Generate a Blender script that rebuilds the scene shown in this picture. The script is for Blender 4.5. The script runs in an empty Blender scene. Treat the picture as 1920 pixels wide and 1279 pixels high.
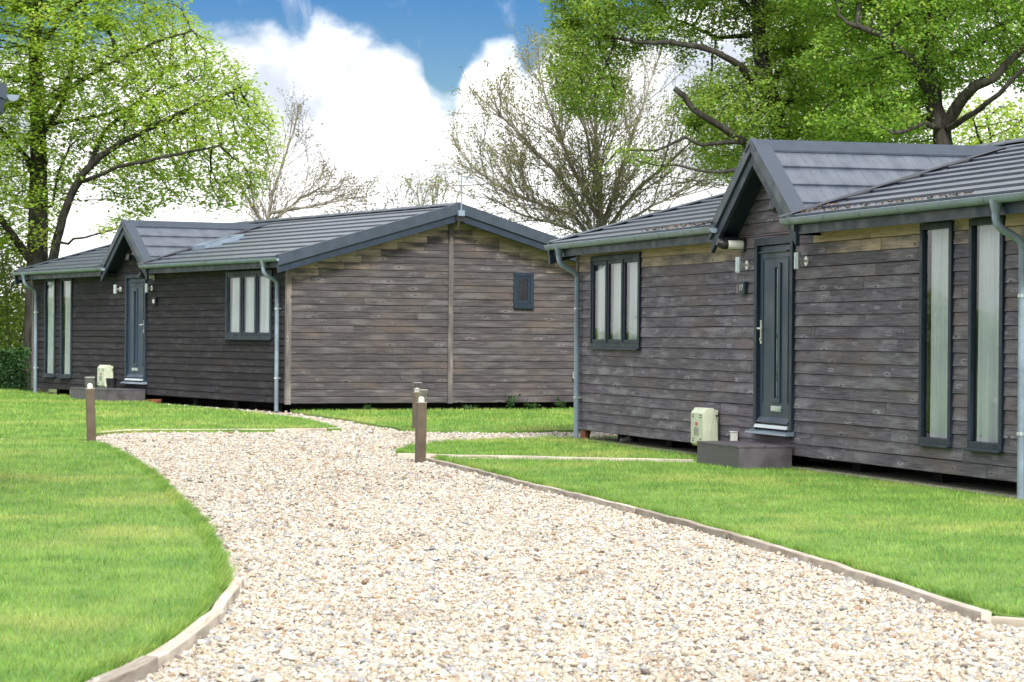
import bpy, bmesh, math, random
import numpy as np
from mathutils import Vector, Matrix
rng = np.random.default_rng(7); random.seed(7)
S = bpy.context.scene
COL = S.collection
PI = math.pi

# ------------------------------------------------------------------ camera
F, PITCH, ROLL, CAMZ = 5007.4, -0.0014, 0.0074, 1.38
cd = bpy.data.cameras.new('camera'); cam = bpy.data.objects.new('camera', cd); COL.objects.link(cam)
cd.sensor_width = 36; cd.sensor_fit = 'HORIZONTAL'; cd.lens = 36*F/1920
cd.clip_start = .5; cd.clip_end = 3000
cd.dof.use_dof = True; cd.dof.focus_distance = 25.0; cd.dof.aperture_fstop = 9.0
cam.matrix_world = Matrix.Translation((0, 0, CAMZ)) @ Matrix.Rotation(PI/2+PITCH, 4, 'X') @ Matrix.Rotation(ROLL, 4, 'Z')
S.camera = cam

# ------------------------------------------------------------------ light
SUN_EL, SUN_AZ = math.radians(41), math.radians(170)     # azimuth from +Y towards +X: a hazy sun high behind the camera
sunv = Vector((math.sin(SUN_AZ)*math.cos(SUN_EL), math.cos(SUN_AZ)*math.cos(SUN_EL), math.sin(SUN_EL)))
sl = bpy.data.lights.new('sun', 'SUN'); sl.energy = 3.3; sl.angle = math.radians(14); sl.color = (1, .965, .90)
so = bpy.data.objects.new('sun', sl); COL.objects.link(so)
so.rotation_euler = (-sunv).to_track_quat('-Z', 'Y').to_euler()
S.view_settings.view_transform = 'Standard'; S.view_settings.look = 'None'
S.view_settings.exposure = 0.70; S.view_settings.gamma = 1
S.cycles.use_denoising = True
S.cycles.max_bounces = 6; S.cycles.diffuse_bounces = 3; S.cycles.transparent_max_bounces = 12
S.cycles.caustics_reflective = False; S.cycles.caustics_refractive = False

W = bpy.data.worlds.new('World'); S.world = W; W.use_nodes = True
nt = W.node_tree; nt.nodes.clear()
def nd(t, typ, **kw):
    n = t.nodes.new(typ)
    for k, v in kw.items():
        if k.startswith('i_'):
            key = k[2:]; key = int(key) if key.isdigit() else key.replace('_', ' ')
            n.inputs[key].default_value = v
        else: setattr(n, k, v)
    return n
def mathn(t, op, a, b=None, c=None, clamp=False):
    n = t.nodes.new('ShaderNodeMath'); n.operation = op; n.use_clamp = clamp
    for i, x in enumerate((a, b, c)):
        if x is None: continue
        if isinstance(x, (int, float)): n.inputs[i].default_value = x
        else: t.links.new(x, n.inputs[i])
    return n.outputs[0]
def maprange(t, v, a, b, c=0., d=1., smooth=True):
    n = t.nodes.new('ShaderNodeMapRange'); n.interpolation_type = 'SMOOTHSTEP' if smooth else 'LINEAR'
    t.links.new(v, n.inputs[0])
    for i, x in zip((1, 2, 3, 4), (a, b, c, d)): n.inputs[i].default_value = x
    return n.outputs[0]
def mixc(t, f, a, b, blend='MIX'):
    n = t.nodes.new('ShaderNodeMix'); n.data_type = 'RGBA'; n.blend_type = blend
    for sock, x in ((n.inputs[0], f), (n.inputs[6], a), (n.inputs[7], b)):
        if isinstance(x, (int, float)): sock.default_value = x
        elif isinstance(x, tuple): sock.default_value = (*x, 1) if len(x) == 3 else x
        else: t.links.new(x, sock)
    return n.outputs[2]

sky = nd(nt, 'ShaderNodeTexSky', sky_type='NISHITA', sun_disc=False, sun_elevation=SUN_EL, sun_rotation=SUN_AZ, air_density=1.0, dust_density=.0, ozone_density=1.5)
hsv = nd(nt, 'ShaderNodeHueSaturation'); hsv.inputs['Hue'].default_value = .530; hsv.inputs['Saturation'].default_value = 1.9; hsv.inputs['Value'].default_value = .45
nt.links.new(sky.outputs[0], hsv.inputs['Color'])
tc = nd(nt, 'ShaderNodeTexCoord'); sp = nd(nt, 'ShaderNodeSeparateXYZ'); nt.links.new(tc.outputs['Generated'], sp.inputs[0])
ysafe = mathn(nt, 'MAXIMUM', sp.outputs[1], .05)
az = mathn(nt, 'DIVIDE', sp.outputs[0], ysafe); el = mathn(nt, 'DIVIDE', sp.outputs[2], ysafe)
pv = nd(nt, 'ShaderNodeCombineXYZ'); nt.links.new(az, pv.inputs[0]); nt.links.new(mathn(nt, 'MULTIPLY', el, 1.25), pv.inputs[1])
nz = nd(nt, 'ShaderNodeTexNoise', i_Scale=34., i_Detail=7., i_Roughness=.58); nt.links.new(pv.outputs[0], nz.inputs['Vector'])
# top of the cloud bank as a height over azimuth
fc = nd(nt, 'ShaderNodeFloatCurve'); cv = fc.mapping.curves[0]
bank = [(100, 90), (300, 60), (440, 62), (500, 52), (560, 66), (600, 26), (640, 46), (700, 66), (750, 84), (785, 112), (808, 178), (845, 196), (868, 130), (905, 98), (950, 84), (985, 128), (1015, 88), (1060, 60), (1200, 30), (1500, -60), (1900, -120)]
pts = [((u-960)/F/.4+.5, max(0, (632+ROLL*(u-960)-v)/F/.2)) for u, v in bank]
while len(cv.points) < len(pts): cv.points.new(.5, .5)
for p, q in zip(cv.points, pts): p.location = q; p.handle_type = 'AUTO'
fc.mapping.update()
nt.links.new(mathn(nt, 'MULTIPLY_ADD', az, 2.5, .5), fc.inputs['Value'])
top = mathn(nt, 'MULTIPLY', fc.outputs[0], .2)
wob = mathn(nt, 'MULTIPLY_ADD', nz.outputs[0], .030, -.0150)
bankd = maprange(nt, mathn(nt, 'SUBTRACT', mathn(nt, 'ADD', top, wob), el), -.0045, .0085)
nz2 = nd(nt, 'ShaderNodeTexNoise', i_Scale=20., i_Detail=6., i_Roughness=.6, i_Distortion=.6)
mp = nd(nt, 'ShaderNodeMapping'); mp.inputs['Scale'].default_value = (1.6, .6, 1); mp.inputs['Location'].default_value = (.31, .12, 0)
nt.links.new(pv.outputs[0], mp.inputs[0]); nt.links.new(mp.outputs[0], nz2.inputs['Vector'])
wisp = mathn(nt, 'MULTIPLY', maprange(nt, nz2.outputs[0], .52, .78), .45)
nz3 = nd(nt, 'ShaderNodeTexNoise', i_Scale=2.2, i_Detail=6., i_Roughness=.55); nt.links.new(tc.outputs['Generated'], nz3.inputs['Vector'])
gen = maprange(nt, nz3.outputs[0], .33, .50)                      # broken cloud over the rest of the sky
front = mathn(nt, 'MULTIPLY', maprange(nt, sp.outputs[1], .93, .97), maprange(nt, sp.outputs[2], .17, .26, 1., 0.))
cl_f = mathn(nt, 'MAXIMUM', bankd, wisp)
dens = mathn(nt, 'ADD', mathn(nt, 'MULTIPLY', cl_f, front), mathn(nt, 'MULTIPLY', gen, mathn(nt, 'SUBTRACT', 1., front)), clamp=True)
nz4 = nd(nt, 'ShaderNodeTexNoise', i_Scale=13., i_Detail=5., i_Roughness=.55, i_Distortion=.4); nt.links.new(pv.outputs[0], nz4.inputs['Vector'])
ccol = mixc(nt, maprange(nt, nz4.outputs[0], .34, .54), (4.9, 5.3, 6.0), (10.8, 10.8, 10.8))
scol = mixc(nt, dens, hsv.outputs[0], ccol)
bg = nd(nt, 'ShaderNodeBackground'); bg.inputs[1].default_value = .1
wo = nd(nt, 'ShaderNodeOutputWorld'); nt.links.new(scol, bg.inputs[0]); nt.links.new(bg.outputs[0], wo.inputs[0])

# ------------------------------------------------------------------ pixels to points on the place's own ground / depth
def ray(u, v):
    a, b = u-960, v-639.5
    c, s = math.cos(ROLL), math.sin(ROLL); a, b = a*c+b*s, -a*s+b*c
    c, s = math.cos(PITCH), math.sin(PITCH)
    return np.array([a, F*c+b*s, F*s-b*c])
def at(u, v, Y, dy=0.):
    d = ray(u, v); k = Y/d[1]; p = d*k+np.array([0, 0, CAMZ]); p[1] += dy
    return p
def gh(y):                                                         # gentle rise of the ground towards the far lodge
    t = np.clip((np.asarray(y, float)-33)/13, 0, 1); return .08*t*t*(3-2*t)
def G(u, v):
    d = ray(u, v); z = 0.
    for _ in range(12):
        k = (z-CAMZ)/d[2]; z = float(gh(d[1]*k))
    return (d[0]*k, d[1]*k)

# ------------------------------------------------------------------ object helpers
def tag(o, label=None, category=None, group=None, kind=None):
    for k, v in (('label', label), ('category', category), ('group', group), ('kind', kind)):
        if v: o[k] = v
    return o
def empty(name, loc=(0, 0, 0), rz=0., parent=None, **kw):
    o = bpy.data.objects.new(name, None); COL.objects.link(o); o.empty_display_size = .2
    o.location = loc; o.rotation_euler = (0, 0, rz); o.parent = parent
    return tag(o, **kw)
class MB:
    """collects polygons with UVs and a colour attribute, builds ONE mesh object"""
    def __init__(s, m=1): s.v = []; s.f = []; s.uv = []; s.c = []; s.sm = []; s.m = m; s.mi = []; s.cmi = 0
    def poly(s, pts, uv=None, col=(.5, .5, .5), smooth=False):
        b = len(s.v); n = len(pts)
        s.v += [(p[0]*s.m, p[1], p[2]) for p in pts]
        idx = list(range(b, b+n)); uv = uv or [(p[0], p[2]) for p in pts]
        if s.m < 0: idx.reverse(); uv = list(reversed(uv))
        s.f.append(idx); s.uv += list(uv); s.c += [col]*n; s.sm.append(smooth); s.mi.append(s.cmi)
    def box(s, x0, x1, y0, y1, z0, z1, col=(.5, .5, .5)):
        P = [(x, y, z) for x in (x0, x1) for y in (y0, y1) for z in (z0, z1)]
        for q, ax in (((0, 1, 3, 2), 0), ((4, 6, 7, 5), 0), ((0, 4, 5, 1), 1), ((2, 3, 7, 6), 1), ((0, 2, 6, 4), 2), ((1, 5, 7, 3), 2)):
            pts = [P[i] for i in q]
            uv = [((p[1], p[2]), (p[0], p[2]), (p[0], p[1]))[ax] for p in pts]
            s.poly(pts, uv, col)
    def hexa(s, B, T, col=(.5, .5, .5)):                            # bottom ring, top ring (same count)
        n = len(B)
        s.poly(list(reversed(B)), col=col); s.poly(T, col=col)
        for i in range(n): s.poly([B[i], B[(i+1) % n], T[(i+1) % n], T[i]], col=col)
    def tube(s, path, r, k=10, caps=True, col=(.5, .5, .5), smooth=True, closed_r=None):
        path = [Vector(p) for p in path]; n = len(path)
        rs = r if isinstance(r, (list, tuple)) else [r]*n
        rings = []; nrm = None
        for i, p in enumerate(path):
            t = (path[min(i+1, n-1)]-path[max(i-1, 0)]).normalized()
            if nrm is None: nrm = t.orthogonal().normalized()
            nrm = (nrm-t*nrm.dot(t)).normalized(); bn = t.cross(nrm)
            rings.append([p+(nrm*math.cos(a)+bn*math.sin(a))*rs[i] for a in [2*PI*j/k for j in range(k)]])
        L = 0
        for i in range(n-1):
            L2 = L+(path[i+1]-path[i]).length
            for j in range(k):
                j2 = (j+1) % k
                s.poly([rings[i][j], rings[i][j2], rings[i+1][j2], rings[i+1][j]], [(j/k, L), ((j+1)/k, L), ((j+1)/k, L2), (j/k, L2)], col, smooth)
            L = L2
        if caps: s.poly(list(reversed(rings[0])), col=col); s.poly(rings[-1], col=col)
    def build(s, name, mat, parent=None, bevel=0., weld=False, **kw):
        me = bpy.data.meshes.new(name); me.from_pydata([tuple(map(float, p)) for p in s.v], [], s.f)
        uvl = me.uv_layers.new(name='UVMap'); uvl.data.foreach_set('uv', np.array(s.uv, dtype=np.float32).ravel())
        ca = me.color_attributes.new('tone', 'FLOAT_COLOR', 'CORNER')
        c = np.ones((len(s.c), 4), np.float32); c[:, :3] = np.array(s.c, np.float32); ca.data.foreach_set('color', c.ravel())
        me.polygons.foreach_set('use_smooth', np.array(s.sm, bool))
        for m_ in (mat if isinstance(mat, (list, tuple)) else [mat]): me.materials.append(m_)
        me.polygons.foreach_set('material_index', np.array(s.mi, np.int32))
        if weld or bevel:
            bm = bmesh.new(); bm.from_mesh(me); bmesh.ops.remove_doubles(bm, verts=bm.verts, dist=1e-5)
            bmesh.ops.recalc_face_normals(bm, faces=bm.faces); bm.to_mesh(me); bm.free()
        o = bpy.data.objects.new(name, me); COL.objects.link(o); o.parent = parent
        if bevel:
            b = o.modifiers.new('bevel', 'BEVEL'); b.width = bevel; b.segments = 2; b.limit_method = 'ANGLE'; b.angle_limit = math.radians(40)
            b.harden_normals = False
        return tag(o, **kw)
def rawmesh(name, verts, faces, mat, parent=None, cols=None, smooth=False, **kw):
    """numpy verts (n,3), faces (m,k): fast path for leaves, grass, branches"""
    me = bpy.data.meshes.new(name); n = len(verts); m, k = faces.shape
    me.vertices.add(n); me.vertices.foreach_set('co', np.ascontiguousarray(verts, np.float32).ravel())
    me.loops.add(m*k); me.loops.foreach_set('vertex_index', np.ascontiguousarray(faces, np.int32).ravel())
    me.polygons.add(m); me.polygons.foreach_set('loop_start', np.arange(0, m*k, k, dtype=np.int32))
    me.polygons.foreach_set('use_smooth', np.full(m, smooth))
    if cols is not None:
        ca = me.color_attributes.new('tone', 'FLOAT_COLOR', 'POINT'); c = np.ones((n, 4), np.float32); c[:, :cols.shape[1]] = cols
        ca.data.foreach_set('color', c.ravel())
    me.materials.append(mat); me.update(calc_edges=True); me.validate()
    o = bpy.data.objects.new(name, me); COL.objects.link(o); o.parent = parent
    return tag(o, **kw)

# ------------------------------------------------------------------ materials
def mat(name):
    m = bpy.data.materials.new(name); m.use_nodes = True; t = m.node_tree
    return m, t, t.nodes['Principled BSDF']
def noise(t, vec, scale, detail=4., rough=.55, sc=None, dist=0.):
    if sc:
        mp = nd(t, 'ShaderNodeMapping'); mp.inputs['Scale'].default_value = sc; t.links.new(vec, mp.inputs[0]); vec = mp.outputs[0]
    n = nd(t, 'ShaderNodeTexNoise', i_Scale=scale, i_Detail=detail, i_Roughness=rough, i_Distortion=dist); t.links.new(vec, n.inputs['Vector'])
    return n.outputs[0]
def bump(t, b, h, strength=.3, dist=.01):
    n = nd(t, 'ShaderNodeBump'); n.inputs['Strength'].default_value = strength; n.inputs['Distance'].default_value = dist
    t.links.new(h, n.inputs['Height']); t.links.new(n.outputs[0], b.inputs['Normal'])
def plain(name, col, rough=.5, metal=0., var=.12, scale=6., spec=.5, bmp=0.):
    m, t, b = mat(name); g = nd(t, 'ShaderNodeTexCoord').outputs['Object']
    n = noise(t, g, scale, 5); n2 = noise(t, g, scale*9, 3)
    f = mathn(t, 'ADD', mathn(t, 'MULTIPLY', n, .7), mathn(t, 'MULTIPLY', n2, .3))
    lo = tuple(c*(1-var*1.5) for c in col); hi = tuple(min(1, c*(1+var)) for c in col)
    t.links.new(mixc(t, maprange(t, f, .35, .65), lo, hi), b.inputs['Base Color'])
    t.links.new(maprange(t, n, .3, .7, max(.05, rough-.1), min(1, rough+.1)), b.inputs['Roughness'])
    b.inputs['Metallic'].default_value = metal; b.inputs['Specular IOR Level'].default_value = spec
    if bmp: bump(t, b, n2, bmp, .004)
    return m

def wood_mat(name, dark, mid, pale, fresh, vv_=.6, brown=(.20, .165, .145)):
    m, t, b = mat(name)
    uv = nd(t, 'ShaderNodeUVMap').outputs[0]
    at_ = nd(t, 'ShaderNodeAttribute', attribute_name='tone'); sc = nd(t, 'ShaderNodeSeparateColor'); t.links.new(at_.outputs[0], sc.inputs[0])
    r1, r2, fr = sc.outputs[0], sc.outputs[1], sc.outputs[2]
    off = nd(t, 'ShaderNodeCombineXYZ'); t.links.new(mathn(t, 'MULTIPLY', r1, 37.), off.inputs[0]); t.links.new(mathn(t, 'MULTIPLY', r2, 53.), off.inputs[2])
    va = nd(t, 'ShaderNodeVectorMath', operation='ADD'); t.links.new(uv, va.inputs[0]); t.links.new(off.outputs[0], va.inputs[1]); vec = va.outputs[0]
    grain = noise(t, vec, 1., 6, .62, (3., 75., 1.), .35)
    blot = noise(t, vec, 1., 4, .55, (1.6, 7., 1.))
    streak = noise(t, vec, 1., 3, .5, (24., 5., 1.))
    # knots
    kv = nd(t, 'ShaderNodeMapping'); kv.inputs['Scale'].default_value = (2.3, 8., 1.); t.links.new(vec, kv.inputs[0])
    vo = nd(t, 'ShaderNodeTexVoronoi', i_Scale=1., i_Randomness=1.); vo.voronoi_dimensions = '2D'; t.links.new(kv.outputs[0], vo.inputs['Vector'])
    kc = nd(t, 'ShaderNodeSeparateColor'); t.links.new(vo.outputs['Color'], kc.inputs[0])
    kd = mathn(t, 'ADD', mathn(t, 'MULTIPLY', vo.outputs['Distance'], mathn(t, 'MULTIPLY_ADD', kc.outputs[1], .9, .6)), maprange(t, kc.outputs[0], .40, .46, 0., 1.))
    knot = maprange(t, kd, .03, .085, 1., 0.); halo = mathn(t, 'MULTIPLY', maprange(t, kd, .06, .24, 1., 0.), maprange(t, grain, .35, .6))
    c = mixc(t, maprange(t, grain, .30, .68), dark, mid)
    c = mixc(t, mathn(t, 'MULTIPLY', maprange(t, blot, .46, .72), .55), c, pale)
    c = mixc(t, mathn(t, 'MULTIPLY', maprange(t, streak, .60, .76), .42), c, tuple(x*.55 for x in dark))
    c = mixc(t, mathn(t, 'MULTIPLY', halo, .75), c, tuple(x*1.25 for x in pale))
    brn = noise(t, uv, .9, 4, .6, (.8, 2.6, 1.))
    c = mixc(t, mathn(t, 'MULTIPLY', maprange(t, brn, .48, .68), .55), c, brown)
    # sheltered boards below the eaves keep their tan colour
    fresh_c = mixc(t, maprange(t, grain, .3, .7), tuple(x*.62 for x in fresh), fresh)
    fm = maprange(t, mathn(t, 'ADD', fr, mathn(t, 'MULTIPLY_ADD', blot, .9, -.45)), .32, .85)
    c = mixc(t, fm, c, fresh_c)
    c = mixc(t, mathn(t, 'MULTIPLY', knot, .8), c, tuple(x*.30 for x in dark))
    v = mathn(t, 'MULTIPLY_ADD', r2, vv_, 1.-vv_*.5)
    hs = nd(t, 'ShaderNodeHueSaturation'); t.links.new(c, hs.inputs['Color']); t.links.new(v, hs.inputs['Value'])
    t.links.new(mathn(t, 'MULTIPLY_ADD', r1, .3, .85), hs.inputs['Saturation'])
    t.links.new(hs.outputs[0], b.inputs['Base Color']); b.inputs['Roughness'].default_value = .85; b.inputs['Specular IOR Level'].default_value = .22
    bump(t, b, mathn(t, 'ADD', grain, mathn(t, 'MULTIPLY', knot, -.6)), .35, .004)
    return m

M = {}
M['board'] = wood_mat('weathered_boards', (.064, .058, .074), (.160, .148, .178), (.30, .284, .322), (.58, .455, .33), .22, (.162, .130, .122))
M['board_gable'] = wood_mat('weathered_gable_boards', (.038, .034, .039), (.086, .078, .083), (.155, .143, .147), (.50, .395, .30), .16, (.128, .098, .082))
M['board_dark'] = wood_mat('dark_front_boards', (.014, .013, .017), (.034, .031, .038), (.070, .064, .074), (.085, .072, .060), .3, (.036, .029, .028))  # far lodge front, toned darker than its gable boards
M['batten'] = wood_mat('batten_wood', (.07, .064, .064), (.14, .125, .125), (.24, .22, .21), (.28, .25, .23))
M['edging'] = wood_mat('edging_timber', (.28, .245, .20), (.50, .445, .375), (.66, .60, .53), (.40, .36, .30))
M['slate'] = plain('slate_blue_paint', (.019, .031, .052), .5, var=.12, spec=.35)
M['slate_cap'] = plain('slate_cap_metal', (.040, .054, .078), .42, var=.10, spec=.4)
M['frame'] = plain('anthracite_frame', (.013, .024, .043), .5, var=.10, spec=.3)
M['door'] = plain('anthracite_door', (.021, .042, .074), .45, var=.08, scale=2, spec=.35)
M['alu'] = plain('pale_aluminium', (.55, .62, .65), .32, metal=.7)
M['gutter'] = plain('grey_gutter_plastic', (.19, .245, .31), .36, var=.15, scale=2.5)
M['steel'] = plain('brushed_steel', (.66, .65, .62), .35, metal=.5)
M['white'] = plain('white_plastic', (.78, .77, .72), .4, var=.05)
M['black'] = plain('black_plastic', (.012, .013, .016), .45)
M['void'] = plain('underfloor_shade', (.006, .006, .007), .95)  # near-black colour stands in for the shade under the lodges
M['room'] = plain('dim_room', (.16, .15, .14), .9)
M['curtain'] = plain('white_voile', (.90, .93, .95), .85, var=.03, scale=3)
M['deck'] = plain('grey_composite_step', (.075, .069, .082), .55, var=.18, bmp=.2)
M['cabinet'] = plain('pale_green_plastic', (.53, .58, .44), .45, var=.08)
M['red'] = plain('red_label', (.45, .10, .07), .5)
M['lens'] = plain('grey_meter_window', (.26, .27, .25), .25)
M['bollard'] = plain('brown_bollard', (.098, .070, .049), .55, var=.15, bmp=.1)
M['concrete'] = plain('concrete', (.30, .27, .23), .9, var=.25, bmp=.4)
M['terracotta'] = plain('terracotta', (.22, .085, .045), .8, var=.2)
M['stone'] = plain('white_scrap', (.75, .75, .73), .7)
M['flashing'] = plain('dark_flashing', (.040, .045, .055), .5)
M['debris'] = plain('leaf_debris', (.15, .105, .075), .9, var=.4, scale=30)

def roof_mat(ribs):
    m, t, b = mat('roof_tile_ribbed' if ribs else 'roof_tile'); uv = nd(t, 'ShaderNodeUVMap').outputs[0]
    n = noise(t, uv, 5., 5, .6, (1., 1., 1.)); n2 = noise(t, uv, 160., 3)
    n3 = noise(t, uv, 1., 4, .6, (9., 1.2, 1.))
    c = mixc(t, maprange(t, n, .3, .7), (.056, .069, .096), (.094, .110, .145))
    c = mixc(t, mathn(t, 'MULTIPLY', maprange(t, n3, .55, .75), .35), c, (.14, .14, .15))
    s = nd(t, 'ShaderNodeSeparateXYZ'); t.links.new(uv, s.inputs[0])
    # tile profile: three close grooves every 0.32 m
    fr = mathn(t, 'FRACT', mathn(t, 'DIVIDE', s.outputs[0], .30))
    gr = None
    for q in ((.06, .18, .30, .64) if ribs else (.06, .5)):
        k = maprange(t, mathn(t, 'ABSOLUTE', mathn(t, 'SUBTRACT', fr, q)), .0, .028, 1., 0.)
        gr = k if gr is None else mathn(t, 'MAXIMUM', gr, k)
    t.links.new(c, b.inputs['Base Color'])
    t.links.new(maprange(t, n, .3, .7, .30, .46), b.inputs['Roughness']); b.inputs['Specular IOR Level'].default_value = .6
    h = mathn(t, 'ADD', mathn(t, 'MULTIPLY', gr, -1.), mathn(t, 'MULTIPLY', n2, .12))
    bump(t, b, h, .55 if ribs else .3, .008)
    return m
M['roof'] = roof_mat(False); M['roof_ribbed'] = roof_mat(True)

def glass_mat():
    m, t, b = mat('window_glass'); t.nodes.remove(b); out = t.nodes['Material Output']
    fr = nd(t, 'ShaderNodeFresnel', i_IOR=1.5); tr = nd(t, 'ShaderNodeBsdfTransparent'); gl = nd(t, 'ShaderNodeBsdfGlossy'); gl.inputs['Roughness'].default_value = .02
    tr.inputs[0].default_value = (.92, .97, .99, 1)
    mx = nd(t, 'ShaderNodeMixShader'); t.links.new(mathn(t, 'MULTIPLY_ADD', fr.outputs[0], .85, .0), mx.inputs[0])
    t.links.new(tr.outputs[0], mx.inputs[1]); t.links.new(gl.outputs[0], mx.inputs[2]); t.links.new(mx.outputs[0], out.inputs[0])
    return m
M['glass'] = glass_mat()
def clear_mat():
    m, t, b = mat('clear_acrylic'); t.nodes.remove(b); out = t.nodes['Material Output']
    tr = nd(t, 'ShaderNodeBsdfTransparent'); gl = nd(t, 'ShaderNodeBsdfGlossy'); gl.inputs['Roughness'].default_value = .08; mx = nd(t, 'ShaderNodeMixShader'); mx.inputs[0].default_value = .12
    tr.inputs[0].default_value = (.93, .93, .93, 1)
    t.links.new(tr.outputs[0], mx.inputs[1]); t.links.new(gl.outputs[0], mx.inputs[2]); t.links.new(mx.outputs[0], out.inputs[0])
    return m
M['clear'] = clear_mat()

def leaf_mat(name, lo, hi, trans=.35):
    m, t, b = mat(name); out = t.nodes['Material Output']
    a = nd(t, 'ShaderNodeAttribute', attribute_name='tone'); s = nd(t, 'ShaderNodeSeparateColor'); t.links.new(a.outputs[0], s.inputs[0])
    c = mixc(t, s.outputs[0], lo, hi)
    hs = nd(t, 'ShaderNodeHueSaturation'); t.links.new(c, hs.inputs['Color']); t.links.new(mathn(t, 'MULTIPLY_ADD', s.outputs[1], .7, .65), hs.inputs['Value'])
    t.links.new(mathn(t, 'MULTIPLY_ADD', s.outputs[2], .05, .475), hs.inputs['Hue'])
    t.links.new(hs.outputs[0], b.inputs['Base Color']); b.inputs['Roughness'].default_value = .55; b.inputs['Specular IOR Level'].default_value = .3
    tl = nd(t, 'ShaderNodeBsdfTranslucent'); t.links.new(mixc(t, 1., hs.outputs[0], (1.15, 1.2, .55), 'MULTIPLY'), tl.inputs[0])
    mx = nd(t, 'ShaderNodeMixShader'); mx.inputs[0].default_value = trans
    t.links.new(b.outputs[0], mx.inputs[1]); t.links.new(tl.outputs[0], mx.inputs[2]); t.links.new(mx.outputs[0], out.inputs[0])
    return m
def bark_mat(name, a, b_):
    m, t, b = mat(name); g = nd(t, 'ShaderNodeTexCoord').outputs['Object']
    n = noise(t, g, 1., 6, .6, (9., 9., 2.2)); n2 = noise(t, g, .8, 3)
    c = mixc(t, maprange(t, n, .35, .65), a, b_); c = mixc(t, mathn(t, 'MULTIPLY', maprange(t, n2, .5, .7), .4), c, (.055, .062, .035))
    t.links.new(c, b.inputs['Base Color']); b.inputs['Roughness'].default_value = .9; b.inputs['Specular IOR Level'].default_value = .2
    bump(t, b, n, .7, .03)
    return m
M['leaf_lime'] = leaf_mat('lime_spring_leaves', (.260, .390, .065), (.520, .640, .165), .60)
M['leaf_oak'] = leaf_mat('oak_leaves', (.145, .260, .052), (.410, .540, .125), .55)
M['leaf_oak_bright'] = leaf_mat('bright_oak_leaves', (.145, .285, .052), (.410, .570, .125), .55)
M['leaf_bud'] = leaf_mat('budding_leaves', (.185, .190, .075), (.320, .335, .130), .4)
M['leaf_bare'] = leaf_mat('brown_buds', (.130, .110, .075), (.20, .185, .10), .2)
M['leaf_hedge'] = leaf_mat('hedge_leaves', (.020, .062, .022), (.055, .125, .038), .25)
M['leaf_shrub'] = leaf_mat('shrub_leaves', (.100, .170, .035), (.260, .340, .080), .45)
M['bark_dark'] = bark_mat('dark_bark', (.018, .017, .015), (.052, .047, .041))
M['bark_oak'] = bark_mat('oak_bark', (.022, .020, .018), (.066, .060, .053))
M['bark_pale'] = bark_mat('pale_bark', (.165, .150, .125), (.340, .310, .265))

def grass_mat():
    m, t, b = mat('lawn_grass'); out = t.nodes['Material Output']; g = nd(t, 'ShaderNodeNewGeometry').outputs['Position']
    n1 = noise(t, g, .55, 5, .6, (1., .8, 0.)); n2 = noise(t, g, 1.9, 5, .65, (1., .7, 0.)); n3 = noise(t, g, 17., 3, .6, (1., 1., 0.)); n4 = noise(t, g, 120., 2)
    c = mixc(t, maprange(t, n2, .32, .68), (.120, .245, .044), (.225, .360, .074))
    c = mixc(t, mathn(t, 'MULTIPLY', maprange(t, n1, .47, .68), .55), c, (.405, .430, .130))
    c = mixc(t, mathn(t, 'MULTIPLY', maprange(t, n3, .55, .75), .40), c, (.062, .135, .028))
    c = mixc(t, mathn(t, 'MULTIPLY', maprange(t, n4, .62, .80), .45), c, (.28, .27, .11))
    a = nd(t, 'ShaderNodeAttribute', attribute_name='tone'); s = nd(t, 'ShaderNodeSeparateColor'); t.links.new(a.outputs[0], s.inputs[0])
    hs = nd(t, 'ShaderNodeHueSaturation'); t.links.new(c, hs.inputs['Color'])
    t.links.new(mathn(t, 'MULTIPLY_ADD', s.outputs[0], .9, .60), hs.inputs['Value']); t.links.new(mathn(t, 'MULTIPLY_ADD', s.outputs[1], .05, .475), hs.inputs['Hue'])
    t.links.new(hs.outputs[0], b.inputs['Base Color']); b.inputs['Roughness'].default_value = .6; b.inputs['Specular IOR Level'].default_value = .25
    tl = nd(t, 'ShaderNodeBsdfTranslucent'); t.links.new(hs.outputs[0], tl.inputs[0])
    mx = nd(t, 'ShaderNodeMixShader'); mx.inputs[0].default_value = .25
    t.links.new(b.outputs[0], mx.inputs[1]); t.links.new(tl.outputs[0], mx.inputs[2]); t.links.new(mx.outputs[0], out.inputs[0])
    return m
M['grass'] = grass_mat()
STONES = [(.0, (0.426, 0.383, 0.301)), (.16, (0.529, 0.495, 0.426)), (.33, (0.364, 0.312, 0.225)), (.44, (0.477, 0.434, 0.368)), (.58, (0.583, 0.565, 0.511)), (.70, (0.299, 0.205, 0.137)), (.76, (0.273, 0.284, 0.292)), (.85, (0.405, 0.345, 0.289)), (.92, (0.145, 0.123, 0.112)), (.955, (0.364, 0.376, 0.398))]
def ramp(t, f, stops):
    r = nd(t, 'ShaderNodeValToRGB'); r.color_ramp.interpolation = 'CONSTANT'; e = r.color_ramp.elements
    while len(e) < len(stops): e.new(.5)
    for q, (p, c) in zip(e, stops): q.position = p; q.color = (*c, 1)
    t.links.new(f, r.inputs[0]); return r.outputs[0]
def gravel_mat():
    m, t, b = mat('gravel_bed'); g = nd(t, 'ShaderNodeNewGeometry').outputs['Position']
    vo = nd(t, 'ShaderNodeTexVoronoi', i_Scale=70.); t.links.new(g, vo.inputs['Vector'])
    s = nd(t, 'ShaderNodeSeparateColor'); t.links.new(vo.outputs['Color'], s.inputs[0])
    c = ramp(t, s.outputs[0], STONES); c = mixc(t, maprange(t, vo.outputs['Distance'], .35, .7), c, (.17, .14, .11))
    t.links.new(c, b.inputs['Base Color']); b.inputs['Roughness'].default_value = .85
    bump(t, b, mathn(t, 'SUBTRACT', 1., vo.outputs['Distance']), .8, .012)
    return m
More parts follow.
